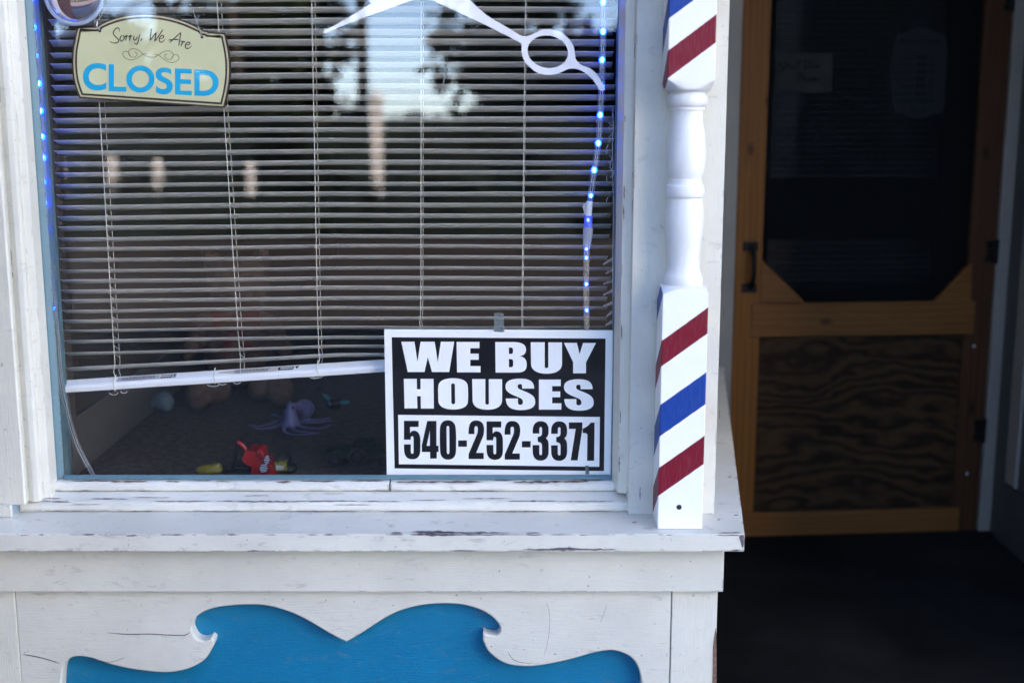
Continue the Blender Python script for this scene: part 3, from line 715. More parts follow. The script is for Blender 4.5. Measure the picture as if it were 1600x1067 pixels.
# ---------------------------------------------------------------- papers on the inner door
def dstroke(mb, lines, wd, w0, th=.0006):
    for pts in lines:
        Lf, Rt = ribbon(pts, wd, 6)
        v = [dpt(iu(*p), iv(*p), w0) for p in Lf]+[dpt(iu(*p), iv(*p), w0) for p in Rt]; k = len(Lf)
        mb.add(v, [(i, i+1, k+i+1, k+i) for i in range(k-1)])
note = thing('paper_note', 'handwritten paper note taped inside the dark door glass, reading Shut Door Thanks', 'note', dpt(iu(1255, 115), iv(1255, 115), W_-.006))
part('sheet', M['paperd'], note, lambda m: m.prism([[dpt(iu(*p), iv(*p), W_-.006) for p in [(1213, 81), (1236, 84), (1238, 83), (1302, 84), (1301, 144), (1270, 146), (1232, 143), (1212, 146)]]], -nd*.0008), bev=0)
nl = [[(1224, 101), (1220, 99), (1219, 103), (1225, 106), (1224, 111), (1217, 112)], [(1229, 94), (1228, 109)], [(1229, 103), (1233, 101), (1234, 108)], [(1237, 102), (1238, 107), (1243, 106), (1244, 101)], [(1249, 93), (1248, 108)], [(1245, 98), (1254, 96)],
      [(1259, 94), (1258, 107)], [(1258, 94), (1266, 98), (1265, 104), (1258, 107)], [(1269, 101), (1267, 105), (1271, 106), (1272, 102), (1269, 101)], [(1275, 101), (1274, 105), (1278, 106), (1278, 102), (1275, 101)], [(1281, 101), (1280, 107)], [(1281, 103), (1285, 101)],
      [(1245, 117), (1255, 116)], [(1250, 117), (1249, 128)], [(1256, 117), (1255, 128)], [(1256, 123), (1259, 122), (1260, 128)], [(1264, 123), (1262, 127), (1266, 127), (1266, 123)], [(1268, 123), (1268, 128)], [(1268, 124), (1271, 123), (1271, 128)], [(1273, 118), (1273, 128)], [(1277, 122), (1273, 125), (1277, 128)], [(1282, 122), (1279, 124), (1282, 126), (1279, 128)]]
mb = MB(); dstroke(mb, nl, 1.7, W_-.0052); mb.build('handwriting', M['ink'], note)
plaque = thing('hours_plaque', 'dim shield shaped opening hours plaque listing the weekdays inside the door glass', 'sign', dpt(iu(1437, 115), iv(1437, 115), W_-.007))
pq = [(1404, 54), (1411, 53), (1420, 49), (1432, 44.5), (1444, 43), (1456, 46), (1467, 52), (1478, 53), (1481, 75), (1482, 105), (1480, 140), (1473, 176), (1462, 178), (1450, 183), (1436, 186), (1422, 183), (1411, 178), (1400, 177), (1395, 150), (1393, 118), (1396, 85)]
part('board', M['plaqued'], plaque, lambda m: m.prism([[dpt(iu(*p), iv(*p), W_-.004) for p in crom(pq, 4, True)]], -nd*.004), bev=.0008)
def text_mesh(name, s, size, place, mat, parent, align='LEFT', bold=0.0):
    c = bpy.data.curves.new(name, 'FONT'); c.body = s; c.size = size; c.align_x = align; c.resolution_u = 3; c.offset = bold
    o = bpy.data.objects.new(name, c); C.objects.link(o)
    me = bpy.data.meshes.new_from_object(o.evaluated_get(bpy.context.evaluated_depsgraph_get()))
    bpy.data.objects.remove(o); bpy.data.curves.remove(c)
    for v in me.vertices: v.co = place(v.co.x, v.co.y)
    me.materials.clear(); me.materials.append(mat); o = bpy.data.objects.new(name, me); C.objects.link(o); adopt(o, parent); return o
pxm = abs(iu(1440, 115)-iu(1439, 115))
def on_plaque(px, py):
    u, v = iu(px, py), iv(px, py); return lambda x, y: dpt(u+x, v+y, W_-.0034)
for i, (dname, hrs) in enumerate((('MONDAY', '8:00 - 5'), ('TUESDAY', '8:00 - 5'), ('WEDNESDAY', '8:00 - 5'), ('THURSDAY', '8:00 - 5'), ('FRIDAY', '8:00 - 5'), ('SATURDAY', '8:00 - 5'), ('SUNDAY', 'CLOSED'))):
    py = 93+i*11.3; x = 1430-i*.5
    text_mesh('lettering', dname, pxm*6.2, on_plaque(x, py), M['ink'], plaque, 'RIGHT'); text_mesh('lettering', hrs, pxm*8.4, on_plaque(x+3.5, py), M['ink'], plaque, bold=.0004)
text_mesh('lettering', 'Business Hours', pxm*10, on_plaque(1438, 68), M['ink'], plaque, 'CENTER', .0003)
text_mesh('lettering', 'Thank you', pxm*6, on_plaque(1436, 175), M['ink'], plaque, 'CENTER')

# ---------------------------------------------------------------- striped barber post on the sill
ypf = -.166; hw = .0435
pz = PZ(1062, 827, ZS); pcx = P(1062.5, 810, ypf).x; pcy = ypf+hw
post = thing('barber_post', 'square turned wooden post with red, white and blue barber stripes standing on the sill', 'post', (pcx, pcy, ZS))
def zp(py): return P(1062, py, ypf).z
def zq(py): return P(1070, py, pcy).z
def block(z0, z1, tongue):
    """square block with eased edges; 'tongue' end is cut to the turned round: the corners fall back in curves"""
    mb = MB(); n = 8; per = []
    for s_ in range(4):
        for k in range(n): per.append((s_, k/n))
    def xy(s_, t, k):
        c = hw*k; q = [(-c, -c), (c, -c), (c, c), (-c, c)]; a, b = q[s_], q[(s_+1) % 4]; return Vector((a[0]+(b[0]-a[0])*t, a[1]+(b[1]-a[1])*t))
    NS = 26; rows = [z0+(z1-z0)*i/NS for i in range(NS+1)]; m = len(per)
    vs_ = []
    for z in rows:
        for s_, t in per: v = xy(s_, t, 1); vs_.append((pcx+v.x, pcy+v.y, z))
    sg = 1 if tongue > 0 else -1; zend = z1 if sg > 0 else z0
    cap = []
    rr = (.0415, .0385, .034, .029)
    for j, r in enumerate(rr):
        for s_, t in per:
            v = xy(s_, t, 1); l = v.length; d = v/l
            rad = min(l, hw*1.0+(.0615-hw)*(1-j/3)**1.5*1.0) if j == 0 else r*1.0
            rise = abs(tongue)*(.0+.55*(1-(abs(t-.5)*2)**1.6))+abs(tongue)*.42*j/3 if j < 2 else abs(tongue)*(.55+.15*j)
            if j == 0: v2 = v; rise = abs(tongue)*(1-(abs(t-.5)*2)**2)*.75
            else:
                v2 = d*(hw*1.02 if j == 1 else (.038 if j == 2 else .029))
                if j == 1: rise = abs(tongue)*.82
                if j == 2: rise = abs(tongue)*.98
                if j == 3: rise = abs(tongue)*1.0
            cap.append((pcx+v2.x, pcy+v2.y, zend+sg*rise))
    fs = [(i*m+k, i*m+(k+1) % m, (i+1)*m+(k+1) % m, (i+1)*m+k) for i in range(NS) for k in range(m)]
    mis = [0]*len(fs); o = len(vs_); vs_ += cap
    base = (NS*m if sg > 0 else 0)
    # the lobes (row 0) continue the painted faces, the coves behind are plain white
    for k in range(m): fs.append((base+k, base+(k+1) % m, o+(k+1) % m, o+k)); mis.append(0)
    for j in range(3):
        for k in range(m): fs.append((o+j*m+k, o+j*m+(k+1) % m, o+(j+1)*m+(k+1) % m, o+(j+1)*m+k)); mis.append(1)
    fs.append(tuple(range(m)) if sg > 0 else tuple(range(NS*m, NS*m+m))); mis.append(1)
    return vs_, fs, mis
def make_block(z0, z1, tongue):
    vs_, fs, mis = block(z0, z1, tongue)
    me = bpy.data.meshes.new('striped_block'); me.from_pydata(vs_, [], fs); me.materials.append(M['stripe']); me.materials.append(M['postw']); me.polygons.foreach_set('material_index', mis)
    bm = bmesh.new(); bm.from_mesh(me); bmesh.ops.recalc_face_normals(bm, faces=bm.faces); uvl = bm.loops.layers.uv.new('UVMap')
    for f in bm.faces:
        n = f.normal; c = f.calc_center_median(); dx, dy = c.x-pcx, c.y-pcy
        for l in f.loops:
            x, y, z = l.vert.co
            if abs(dx) <= abs(dy) and dy < 0: u = x-pcx
            elif abs(dx) > abs(dy) and dx < 0: u = -hw-(y-(pcy-hw))
            elif abs(dx) > abs(dy): u = hw+(y-(pcy-hw))
            else: u = 3*hw+(pcx+hw-x)+hw
            l[uvl].uv = (u, z-ZS)
    bm.to_mesh(me); bm.free()
    me.shade_smooth(); me.set_sharp_from_angle(angle=R(32))
    o = bpy.data.objects.new('striped_block', me); C.objects.link(o); b = o.modifiers.new('bevel', 'BEVEL'); b.width = .0022; b.segments = 2; b.limit_method = 'ANGLE'; b.angle_limit = R(50)
    adopt(o, post); return o
zlo = zq(456); zup = zq(124)
make_block(ZS+.0005, zlo, .016)
make_block(zup, ZTOP+.3, -.024)
pr_ = [(450, 24), (446, 29.5), (441, 31), (434, 30.5), (428, 28.5), (422, 26), (412, 25.3), (395, 25.8), (375, 28.2), (355, 30.3), (338, 30.4), (324, 29.2), (314, 27.5), (309, 27.2), (307.5, 29.3), (304, 30.6), (297, 31), (290.5, 30), (288, 27.2), (285, 26.2), (280, 26), (279, 25.2), (272, 27.6), (262, 29.6), (250, 30.8), (236, 31), (218, 29.6), (200, 27), (186, 25), (176, 24.8), (173, 25.6), (172, 27.3), (169, 27.4), (168, 26.8), (166.5, 29), (163, 31), (157, 32), (150, 31), (147, 28), (145, 26.8), (140, 27)]
dens = []
for i in range(len(pr_)-1):
    dens.append(pr_[i])
dens.append(pr_[-1])
prof = [(max(.02, r*(P(1070+1, py, pcy).x-P(1070, py, pcy).x)), zq(py)) for py, r in dens]
mb = MB(); mb.lathe(prof, (pcx, pcy, 0), seg=48); o = mb.build('turned_spindle', M['postw'], post, smooth=28)
hz = P(1061, 792, ypf)
mb = MB(); mb.lathe([(.0052, 0), (.0052, .0006), (.0001, .0007)], (hz.x, ypf, hz.z), (0, -1, 0), 14); mb.build('bolt_hole', M['dark'], post)

# ---------------------------------------------------------------- blind behind the glass
YB = .055
blind = thing('window_blind', 'dusty cream venetian blind with a sagging crooked bottom rail behind the glass', 'blind', (0, YB, ZF+.4))
ys = [15.5-17.3*i for i in range(26, 0, -1)]+[15.5, 33.3, 50, 66.9, 84.3, 101.4, 118.4, 135.3, 152.6, 169.5, 186.7, 203.5, 220.2, 237, 254, 270.5, 286.9, 303.3, 319.8, 336.4, 353, 369.3, 385.6, 402.2, 418.5, 434.5, 449.9, 465.6, 481.2, 496.6, 511.8, 527, 542, 555]
mb = MB(); SW = .0125
for i, y0 in enumerate(ys):
    s_ = -.006 if y0 < 200 else (-.006-.008*min(1, (y0-200)/200)); 
    if y0 > 520: s_ -= .010*(y0-520)/15
    if y0 > 550: s_ -= .018
    rx = random.uniform(-4, 3) if y0 < 400 else random.uniform(-9, 0)
    xr_px = 962 - (max(0, y0)/520)*8 + rx
    xl_px = X(76+max(-40, y0)*.048, y0, YB)
    jit = random.uniform(-.7, .7); pts = []; nx = 24; tilt = R(26+random.uniform(-3.2, 3.2)); ph = random.uniform(0, 6)
    x0, x1 = xl_px, X(xr_px, y0, YB)
    for k in range(nx+1):
        x = x0+(x1-x0)*k/nx
        px = 800+(x/ (X(801, y0, YB)-0 or 1)) if False else 800+(x-0)/(X(801, y0, YB)-X(800, y0, YB))
        py = y0+(s_*(px-520) if px < 520 else .002*(px-520))
        py += .5*math.sin(px*.011+ph)+jit
        pts.append((x, Z(py, YB)))
    tw = random.uniform(-.03, .03)
    vs_ = []
    cs = [(-1, 0), (-.5, .0013), (0, .0018), (.5, .0013), (1, 0)]
    for k, (x, z) in enumerate(pts):
        t = tilt+tw*(k/nx-.5)
        for c, h in cs:
            yy = c*SW; vs_.append((x, YB+yy*math.cos(t)+h*math.sin(t)*1, z-yy*math.sin(t)+h*math.cos(t)))
    n5 = len(cs); fs = [(k*n5+j, k*n5+j+1, (k+1)*n5+j+1, (k+1)*n5+j) for k in range(nx) for j in range(n5-1)]
    mb.add(vs_, fs)
o = mb.build('slat_curtain', M['slat'], blind, smooth=True)
so = o.modifiers.new('thick', 'SOLIDIFY'); so.thickness = .0005; so.offset = 0
# bottom rail
def rail_pt(px, py): return P(px, py, YB-.004)
a, b_ = rail_pt(99, 603), rail_pt(620, 569); dirv = (b_-a); b2 = a+dirv*1.62
prf = [(-.0125, -.0035), (-.0105, .0015), (.010, .0105), (.0125, .0085), (.0125, .001), (.010, -.002), (-.008, -.0135), (-.0115, -.012)]
mb = MB(); mb.prism([[a+Vector((0, y, z)) for y, z in prf]], b2-a); rail = mb.build('bottom_rail', M['rail'], blind, bevel=.0012)
# cords: front and back runs with rungs
for (xa, ya, xb, yb) in ((155, 160, 180.5, 590), (349, 160, 376, 583), (487, 0, 497.5, 570), (658, 0, 657.5, 514), (821, 0, 815, 514)):
    mb = MB(); f = (-450-ya)/(yb-ya); top = (xa+(xb-xa)*f, -450)
    kink = random.uniform(-4, 2)
    fr = [P(*top, YB-.0135), P(xa+(xb-xa)*.85, ya+(yb-ya)*.85, YB-.0135), P(xb+kink*.3, yb-22, YB-.0135), P(xb+kink, yb-9, YB-.0135), P(xb, yb, YB-.012)]
    mb.tube(fr, .0007, 5)
    bk = [v+Vector((.0025, .026, -.002)) for v in fr]; mb.tube(bk, .0006, 5)
    for y0 in ys:
        if y0 > yb-6: continue
        px = xa+(xb-xa)*(y0-ya)/(yb-ya)
        p = P(px, y0+1, YB-.0135); 
        mb.tube([p+Vector((0, 0, .004)), p+Vector((.0035, .027, -.009))], .0005, 4)
    mb.build('ladder_cord', M['cord'], blind)
for px, py in ((180, 608), (196, 606), (335, 596), (349, 594), (372, 592), (497, 583), (492, 584)):
    c = rail_pt(px, py)+Vector((0, -.011, -.004)); rr = random.uniform(.004, .008); r2 = random.uniform(.003, .006)
    mb = MB(); mb.tube([c+Vector((rr*math.cos(t)*1.6, -.001, -abs(r2*math.sin(t)))) for t in [i*math.pi/8 for i in range(9)]], .0006, 5); mb.build('loose_string', M['cord'], blind)
for px, py in ((179.5, 597), (335, 586), (496, 574)):
    c = rail_pt(px, py); mb = MB(); mb.tube([c+Vector((0, .010, .013)), c+Vector((.001, -.010, .004)), c+Vector((.002, -.0128, -.004)), c+Vector((.003, -.0105, -.016))], .0013, 5); mb.build('cord_loop', M['cord'], blind)
# frayed strings at the right-hand ends
for py in (190, 208, 226, 240, 252, 262, 275, 300):
    c = P(952+random.uniform(-3, 4), py, YB-.012)
    mb = MB(); mb.tube([c+Vector((random.uniform(-.004, .004), random.uniform(-.003, .003), -.004*k)) for k in range(6)], .0006, 4); mb.build('loose_string', M['cord'], blind)
mb = MB(); mb.tube([P(957.5, 170+k*28, YB-.012)+Vector((random.uniform(-.001, .001), 0, 0)) for k in range(12)], .0007, 4)
mb.build('ladder_cord', M['cord'], blind)
# snapped slat ends fanned out by the frame
for py in (410, 425, 441, 458, 476, 492, 505):
    p0 = P(944+random.uniform(-3, 4), py+3, YB-.004); p1 = P(957, py-4+random.uniform(-3, 2), YB+.012)
    d = (p1-p0); up = Vector((0, .006, .0022)); mb = MB(); mb.add([p0-up*.4, p1-up, p1+up*1.1, p0+up*.6], [(0, 1, 2, 3)])
    o = mb.build('snapped_slat', M['slat'], blind); so = o.modifiers.new('thick', 'SOLIDIFY'); so.thickness = .0006
# warning labels on the rail's sloping face
ra = dirv.normalized(); rn = Vector((0, -.009, .0205)).normalized(); rd = Vector((0, .0205, .009)).normalized()
def label_strip(px0, px1, torn):
    t0 = (px0-99)/(620-99); t1 = (px1-99)/(620-99)
    base = lambda t, s_: a+dirv*t+Vector((0, -.0105, .0015))+rd*(.003+.0175*s_)+rn*.0005
    pl = [base(t0, 0 if not torn else .45), base(t0+(t1-t0)*.25, 0), base(t1-(t1-t0)*.3, .05), base(t1, .05 if not torn else .75), base(t1, .85), base(t0+(t1-t0)*.3, .9), base(t0, .85 if not torn else .6)]
    mb = MB(); mb.prism([pl], -rn*.0004); lb = mb.build('warning_label', M['paper'] if torn else M['plaque'], rail)
    mb = MB()
    for row in (.22, .38, .54, .70):
        x = .08 if not torn else .2
        while x < .62:
            wd = random.uniform(.012, .05); c0 = t0+(t1-t0)*x; c1 = t0+(t1-t0)*min(.64, x+wd)
            q_ = [base(c0, row), base(c1, row), base(c1, row+.08), base(c0, row+.08)]; mb.add([v+rn*.0003 for v in q_], [(0, 1, 2, 3)]); x += wd+.012
    c0, c1 = t0+(t1-t0)*.74, t0+(t1-t0)*.93
    q_ = [base(c0, .15), base(c1, .15), base(c1, .8), base(c0, .8)]; mb.add([v+rn*.0003 for v in q_], [(0, 1, 2, 3)])
    c0, c1 = t0+(t1-t0)*.95, t0+(t1-t0)*.995
    mb.add([base(c0, .8)+rn*.0003, base(c1, .8)+rn*.0003, base((c0+c1)/2, .2)+rn*.0003], [(0, 1, 2)])
    mb.build('label_print', M['ink'], rail)
    oc = base(t0+(t1-t0)*.92, .66)+rn*.0006
    text_mesh('label_print', 'WARNING', .0085, lambda x, y: oc-ra*x*.62-rd*y, M['signw'], rail, 'LEFT', .0002)
label_strip(184, 276, False); label_strip(342, 468, True)

# ---------------------------------------------------------------- WE BUY HOUSES sign
YS = .0065
sign = thing('yard_sign', 'black and white plastic sign reading WE BUY HOUSES 540-252-3371 leaning inside the window corner', 'sign', P(780, 744, YS))
def quad(p): return [P(px, py, YS) for px, py in p]
mb = MB(); mb.prism([[P(px, py, YS) for px, py in [(600.3, 514.5), (957.5, 516.2), (956.8, 745.5), (604.4, 745.5)]]], (0, .004, 0)); mb.build('board', M['signw'], sign)
mb = MB(); mb.prism([[P(px, py, YS-.0004) for px, py in [(612, 526.9), (946.3, 529), (943.7, 735.7), (616.6, 731.5)]], [P(px, py, YS-.0004) for px, py in [(622, 648), (937.3, 651.3), (936.4, 729), (623.3, 725)]]], (0, .0003, 0)); mb.build('black_field', M['signk'], sign)
S8 = 1600/180
G = lambda s, ox, oy, dx=0, dy=0: [[((x+dx)/S8+ox, (y+dy)/S8+oy) for x, y in l] for l in flat(s)]
S_P = 'M485,240 L318,240 L318,205 C318,185 308,177 290,177 C268,177 256,190 256,210 C256,228 265,240 285,250 C340,275 420,300 460,335 C490,360 500,390 500,430 C500,500 430,538 300,538 C165,538 95,495 92,378 L260,378 L260,435 C260,455 272,465 293,465 C318,465 330,450 330,430 C330,400 320,385 290,370 C240,345 150,320 110,275 C92,255 85,230 88,200 C92,135 165,102 295,102 C420,102 487,140 485,240Z'
white = [G('M240,212 L422,212 L465,490 L508,212 L703,212 L747,495 L790,212 L975,212 L905,632 L667,632 L608,425 L563,632 L330,632Z', 600, 510),
 G('M1008,215 L1325,215 L1325,303 L1198,303 L1198,378 L1315,378 L1315,462 L1198,462 L1198,550 L1340,550 L1340,637 L1015,637Z', 600, 510),
 G('M-55,217 L200,217 C320,217 372,260 372,318 C372,375 345,400 285,413 C350,425 382,460 382,530 C382,610 345,640 240,640 L-50,640Z M135,293 L160,293 C180,293 192,303 192,325 L192,350 C192,373 180,382 160,382 L135,382Z M135,453 L160,453 C182,453 194,465 194,490 L194,530 C194,555 182,566 160,566 L135,566Z', 780, 510),
 G('M438,220 L632,220 L632,560 C632,572 642,578 657,578 C672,578 682,572 682,555 L682,222 L872,222 L872,520 C872,600 800,656 660,656 C520,656 442,600 442,520Z', 780, 510),
 G('M900,228 L1078,228 L1117,385 L1165,230 L1343,230 L1205,500 L1205,650 L1027,650 L1027,495Z', 780, 510),
 G('M275,105 L455,105 L457,250 L508,250 L507,105 L687,105 L692,517 L513,517 L510,345 L459,345 L463,515 L285,515Z', 600, 580),
 G('M753,310 C750,290 750,220 757,190 C775,125 850,97 960,97 C1070,97 1145,125 1160,190 C1170,230 1170,400 1163,440 C1145,500 1070,530 960,530 C850,530 775,495 757,430 C753,400 753,350 753,310Z M932,195 C932,178 942,168 958,168 C975,168 985,178 985,195 L988,430 C988,448 978,456 962,456 C945,456 935,448 935,430Z', 600, 580),
 G('M1225,108 L1407,108 L1407,440 C1407,455 1418,462 1432,462 C1447,462 1457,455 1457,440 L1455,110 L1640,110 L1640,400 C1640,480 1570,533 1435,533 C1300,533 1230,480 1230,400Z', 600, 580),
 G(S_P, 780, 580), G('M552,115 L855,115 L855,205 L735,205 L735,280 L847,280 L847,360 L735,360 L735,445 L863,445 L863,532 L552,532Z', 780, 580), G(S_P, 780, 580, 812, 8)]
N5 = 'M277,198 L482,198 L482,282 L362,282 L362,368 C378,345 395,335 415,335 C475,335 505,385 505,480 L505,600 C505,690 465,732 395,732 C320,732 278,690 277,580 L277,525 L372,525 L372,620 C372,645 380,655 393,655 C405,655 411,645 411,625 L411,440 C411,422 402,412 390,412 C376,412 370,425 368,460 L277,460Z'
N2 = 'M1173,382 L1255,382 L1255,310 C1255,285 1265,272 1280,272 C1298,272 1303,290 1303,320 C1303,350 1298,370 1285,400 L1175,660 L1175,728 L1385,728 L1385,643 L1280,643 L1370,430 C1385,395 1390,360 1390,320 C1390,235 1350,193 1280,193 C1205,193 1172,235 1173,382Z'
N3 = 'M465,375 L465,330 C467,245 510,203 577,203 C650,203 687,245 687,335 C687,390 675,420 645,440 C675,455 687,490 687,545 L687,620 C687,705 645,750 575,750 C505,750 465,705 465,620 L463,535 L557,535 L557,640 C557,665 565,675 577,675 C590,675 595,665 595,640 L595,550 C595,510 580,495 535,490 L535,420 C580,418 595,400 595,360 L595,320 C595,295 590,283 577,283 C565,283 558,295 557,320 L557,375Z'
ND = 'M1030,470 L1152,470 L1152,557 L1030,557Z'
black = [G(N5, 600, 635), G('M600,200 L728,200 L728,545 L757,545 L757,630 L733,630 L733,722 L640,722 L640,630 L525,630 L525,540Z M637,330 L637,545 L592,545Z', 600, 635),
 G('M777,300 C785,225 825,190 885,190 C950,190 990,230 997,310 C1003,400 1003,540 1000,620 C995,700 955,737 890,737 C825,737 785,700 780,620 C776,540 773,400 777,300Z M868,300 C868,280 874,268 887,268 C900,268 907,280 907,300 L910,625 C910,648 902,660 890,660 C878,660 872,648 872,625Z', 600, 635),
 G(ND, 600, 635), G(N2, 600, 635), G(N5, 600, 635, 1147, 8), G(N2, 600, 635, 502, 8), G(ND, 600, 635, 885, 10), G(N3, 780, 635), G(N3, 780, 635, 257, 3),
 G('M968,220 L1155,220 L1155,310 L1088,747 L993,747 L1062,310 L968,310Z', 780, 635), G('M1270,223 L1325,223 L1318,752 L1220,752 L1225,400 C1225,375 1210,368 1160,365 L1160,305 C1210,290 1245,260 1270,223Z', 780, 635)]
mb = MB()
for g_ in white: mb.prism([[P(px, py, YS-.0007) for px, py in l] for l in g_], (0, .0003, 0))
mb.build('lettering', M['signw'], sign)
mb = MB()
for g_ in black: mb.prism([[P(px, py, YS-.0004) for px, py in l] for l in g_], (0, .0003, 0))
mb.build('phone_number', M['signk'], sign)
# strips of tape holding it
mb = MB(); mb.prism([[P(px, py, .0050) for px, py in [(772.5, 488.5), (786.5, 489), (788, 519), (771.5, 518)]]], (0, .0003, 0)); tag(mb.build('tape_strip', M['tape']), 'short grey strip of tape at the top edge of the WE BUY HOUSES sign', 'tape', )
mb = MB(); mb.prism([[P(px, py, .0050) for px, py in [(915, 727), (920, 727.5), (920.5, 741), (914.5, 740.5)]]], (0, .0003, 0)); tag(mb.build('tape_strip', M['tape']), 'small clear tape tab at the bottom of the sign, under the last digit', 'tape')
mb = MB(); mb.prism([[P(px, py, -.0006) for px, py in [(694.5, 100), (697.5, 100), (697, 118), (693.5, 131), (692, 131), (694, 117)]]], (0, .0004, 0)); tag(mb.build('tape_strip', M['tape']), 'tiny torn scrap of tape on the glass above the blind middle', 'tape')

# ---------------------------------------------------------------- Sorry We Are CLOSED sign
YC = .016; S5 = 1600/290
T5 = lambda x, y: (x/S5+90, y/S5)
T8 = lambda p: (p[0]/S8+150, p[1]/S8+40)
closed = thing('closed_sign', 'cream scalloped hanging sign with brown border reading Sorry We Are CLOSED', 'sign', P(235, 90, YC))
arc = crom([(352, 214), (430, 176), (540, 141), (650, 123), (760, 117), (880, 126), (1000, 150), (1110, 185), (1238, 243)], 6)
rs = crom([(1447, 287), (1458, 340), (1480, 450), (1491, 560), (1488, 680), (1470, 800), (1445, 905), (1437, 934)], 5)
ls = crom([(188, 850), (160, 780), (133, 680), (122, 560), (126, 440), (146, 330), (158, 268), (168, 236)], 5)
outl = [(326, 228)]+[(345, 224)]+arc+[(1256, 262), (1290, 265), (1302, 276)]+rs+ls
def csheet(name, pl, y, th, mat): 
    mb = MB(); mb.prism([[P(*T5(*p), y) for p in pl]], (0, th, 0)); return mb.build(name, mat, closed)
csheet('board', outl, YC, .004, M['brown'])
csheet('border_line', inset(outl, 15), YC-.0003, .0002, M['tan'])
csheet('border_line', inset(outl, 29), YC-.0006, .0002, M['brown'])
csheet('field', inset(outl, 46), YC-.0009, .0002, M['cream'])
ell = lambda cx, cy, rx, ry, n=40: [(cx+rx*math.cos(2*math.pi*i/n), cy+ry*math.sin(2*math.pi*i/n)) for i in range(n)]
letters = [flat('M418,562 C395,552 370,546 345,546 C270,546 218,595 218,664 C218,735 270,783 345,783 C372,783 398,776 420,765 L420,712 C398,728 375,735 350,735 C300,735 268,708 268,663 C268,620 302,592 350,592 C375,592 398,600 418,614Z'),
 flat('M440,557 L486,557 L486,748 L593,752 L592,793 L440,788Z'), [ell(714, 684, 122, 117), ell(714, 684, 74, 72)],
 flat('M980,600 C960,590 940,585 918,585 C870,585 843,612 845,650 C846,680 865,693 900,708 C930,722 942,730 942,748 C942,762 928,770 910,770 C885,770 862,758 848,738 L848,795 C868,810 892,817 915,817 C965,817 993,788 993,742 C993,712 975,695 945,680 C910,663 895,655 895,642 C895,630 907,624 925,624 C945,624 963,632 980,646Z'),
 flat('M1012,592 L1157,598 L1157,638 L1060,635 L1060,685 L1150,688 L1150,728 L1058,725 L1057,783 L1157,786 L1157,825 L1012,817Z'),
 flat('M1180,602 L1265,605 C1345,610 1390,655 1388,718 C1386,785 1335,830 1255,830 L1178,827Z M1225,645 L1258,647 C1310,650 1340,678 1338,718 C1336,760 1305,786 1255,786 L1224,785Z')]
mb = MB()
for l in letters: mb.prism([[P(*T5(*p), YC-.0013) for p in q_] for q_ in l], (0, .0002, 0))
mb.build('lettering', M['cyan'], closed)
script = [[(325, 88), (322, 52), (297, 36), (264, 58), (240, 100), (253, 140), (295, 182), (316, 212), (292, 243), (242, 246), (185, 224)],
 [(378, 138), (348, 152), (333, 190), (346, 220), (372, 212), (391, 178), (384, 146), (372, 140)],
 [(398, 172), (424, 136)], [(424, 138), (420, 176), (409, 214)], [(423, 140), (432, 152), (448, 146)],
 [(452, 172), (478, 136)], [(478, 138), (474, 176), (463, 214)], [(477, 140), (486, 152), (502, 146)],
 [(535, 145), (522, 180), (530, 206), (556, 196), (580, 155)], [(612, 118), (598, 170), (585, 225), (566, 265), (532, 245)],
 [(640, 185), (618, 220)], [(770, 48), (762, 110), (748, 215)], [(748, 215), (790, 160), (838, 100)], [(838, 100), (826, 160), (815, 226)], [(815, 226), (870, 150), (930, 60)],
 [(872, 188), (925, 178), (940, 150), (912, 143), (880, 180), (884, 225), (920, 232), (965, 188)],
 [(1022, 242), (1090, 180), (1178, 100)], [(1178, 100), (1165, 190), (1148, 288)], [(1005, 208), (1080, 198), (1150, 200)],
 [(1172, 222), (1205, 226), (1192, 260), (1178, 296)], [(1182, 274), (1215, 230), (1242, 236)],
 [(1234, 278), (1288, 268), (1305, 244), (1276, 236), (1243, 272), (1246, 314), (1284, 322), (1335, 280)]]
mb = MB(); strokes(mb, script, 1.7, T8, YC-.0013, .0002)
fl = [[(760, 447), (715, 436), (655, 400), (590, 348), (512, 325), (458, 352), (455, 400), (492, 450)], [(720, 406), (690, 396), (655, 402), (600, 438), (540, 470), (470, 482), (402, 452), (370, 402), (395, 366), (440, 370), (470, 410), (492, 446)], [(492, 442), (548, 438), (572, 405), (555, 378), (530, 372)], [(742, 425), (748, 438), (760, 445)]]
mir = [[(1524-x, y+2*(762-x)*.062) for x, y in l] for l in fl]
strokes(mb, fl+mir, .75, T8, YC-.0013, .0002)
mb.build('script_lettering', M['brown'], closed)
for path in ([(156, 48), (151, 41), (152, 33), (158, 25), (164, 12), (168, -30)], [(315.5, 58), (312, 47), (308, 38), (305, 28), (300, 14), (294, 0), (284, -30)]):
    mb = MB(); c = [P(*p, YC-.002+.004*min(1, i/3)) for i, p in enumerate(path)]
    mb.tube(c[:4], .0011, 6)
    c2_ = crom([tuple(v) for v in c[2:]], 12)
    d = 0; last = Vector(c2_[0])
    for v in c2_:
        v = Vector(v)
        if (v-last).length > .0042: mb.ball(v, .0016, seg=8, ring=6); last = v
    mb.build('chain', M['metal'], closed)
for px, py in ((156, 49), (315.6, 58.5)):
    mb = MB(); c = P(px, py, YC-.0014); mb.lathe([(.0028, 0), (.0028, .0008), (.0012, .0009)], c, (0, -1, 0), 12); mb.build('eyelet', M['brown'], closed)

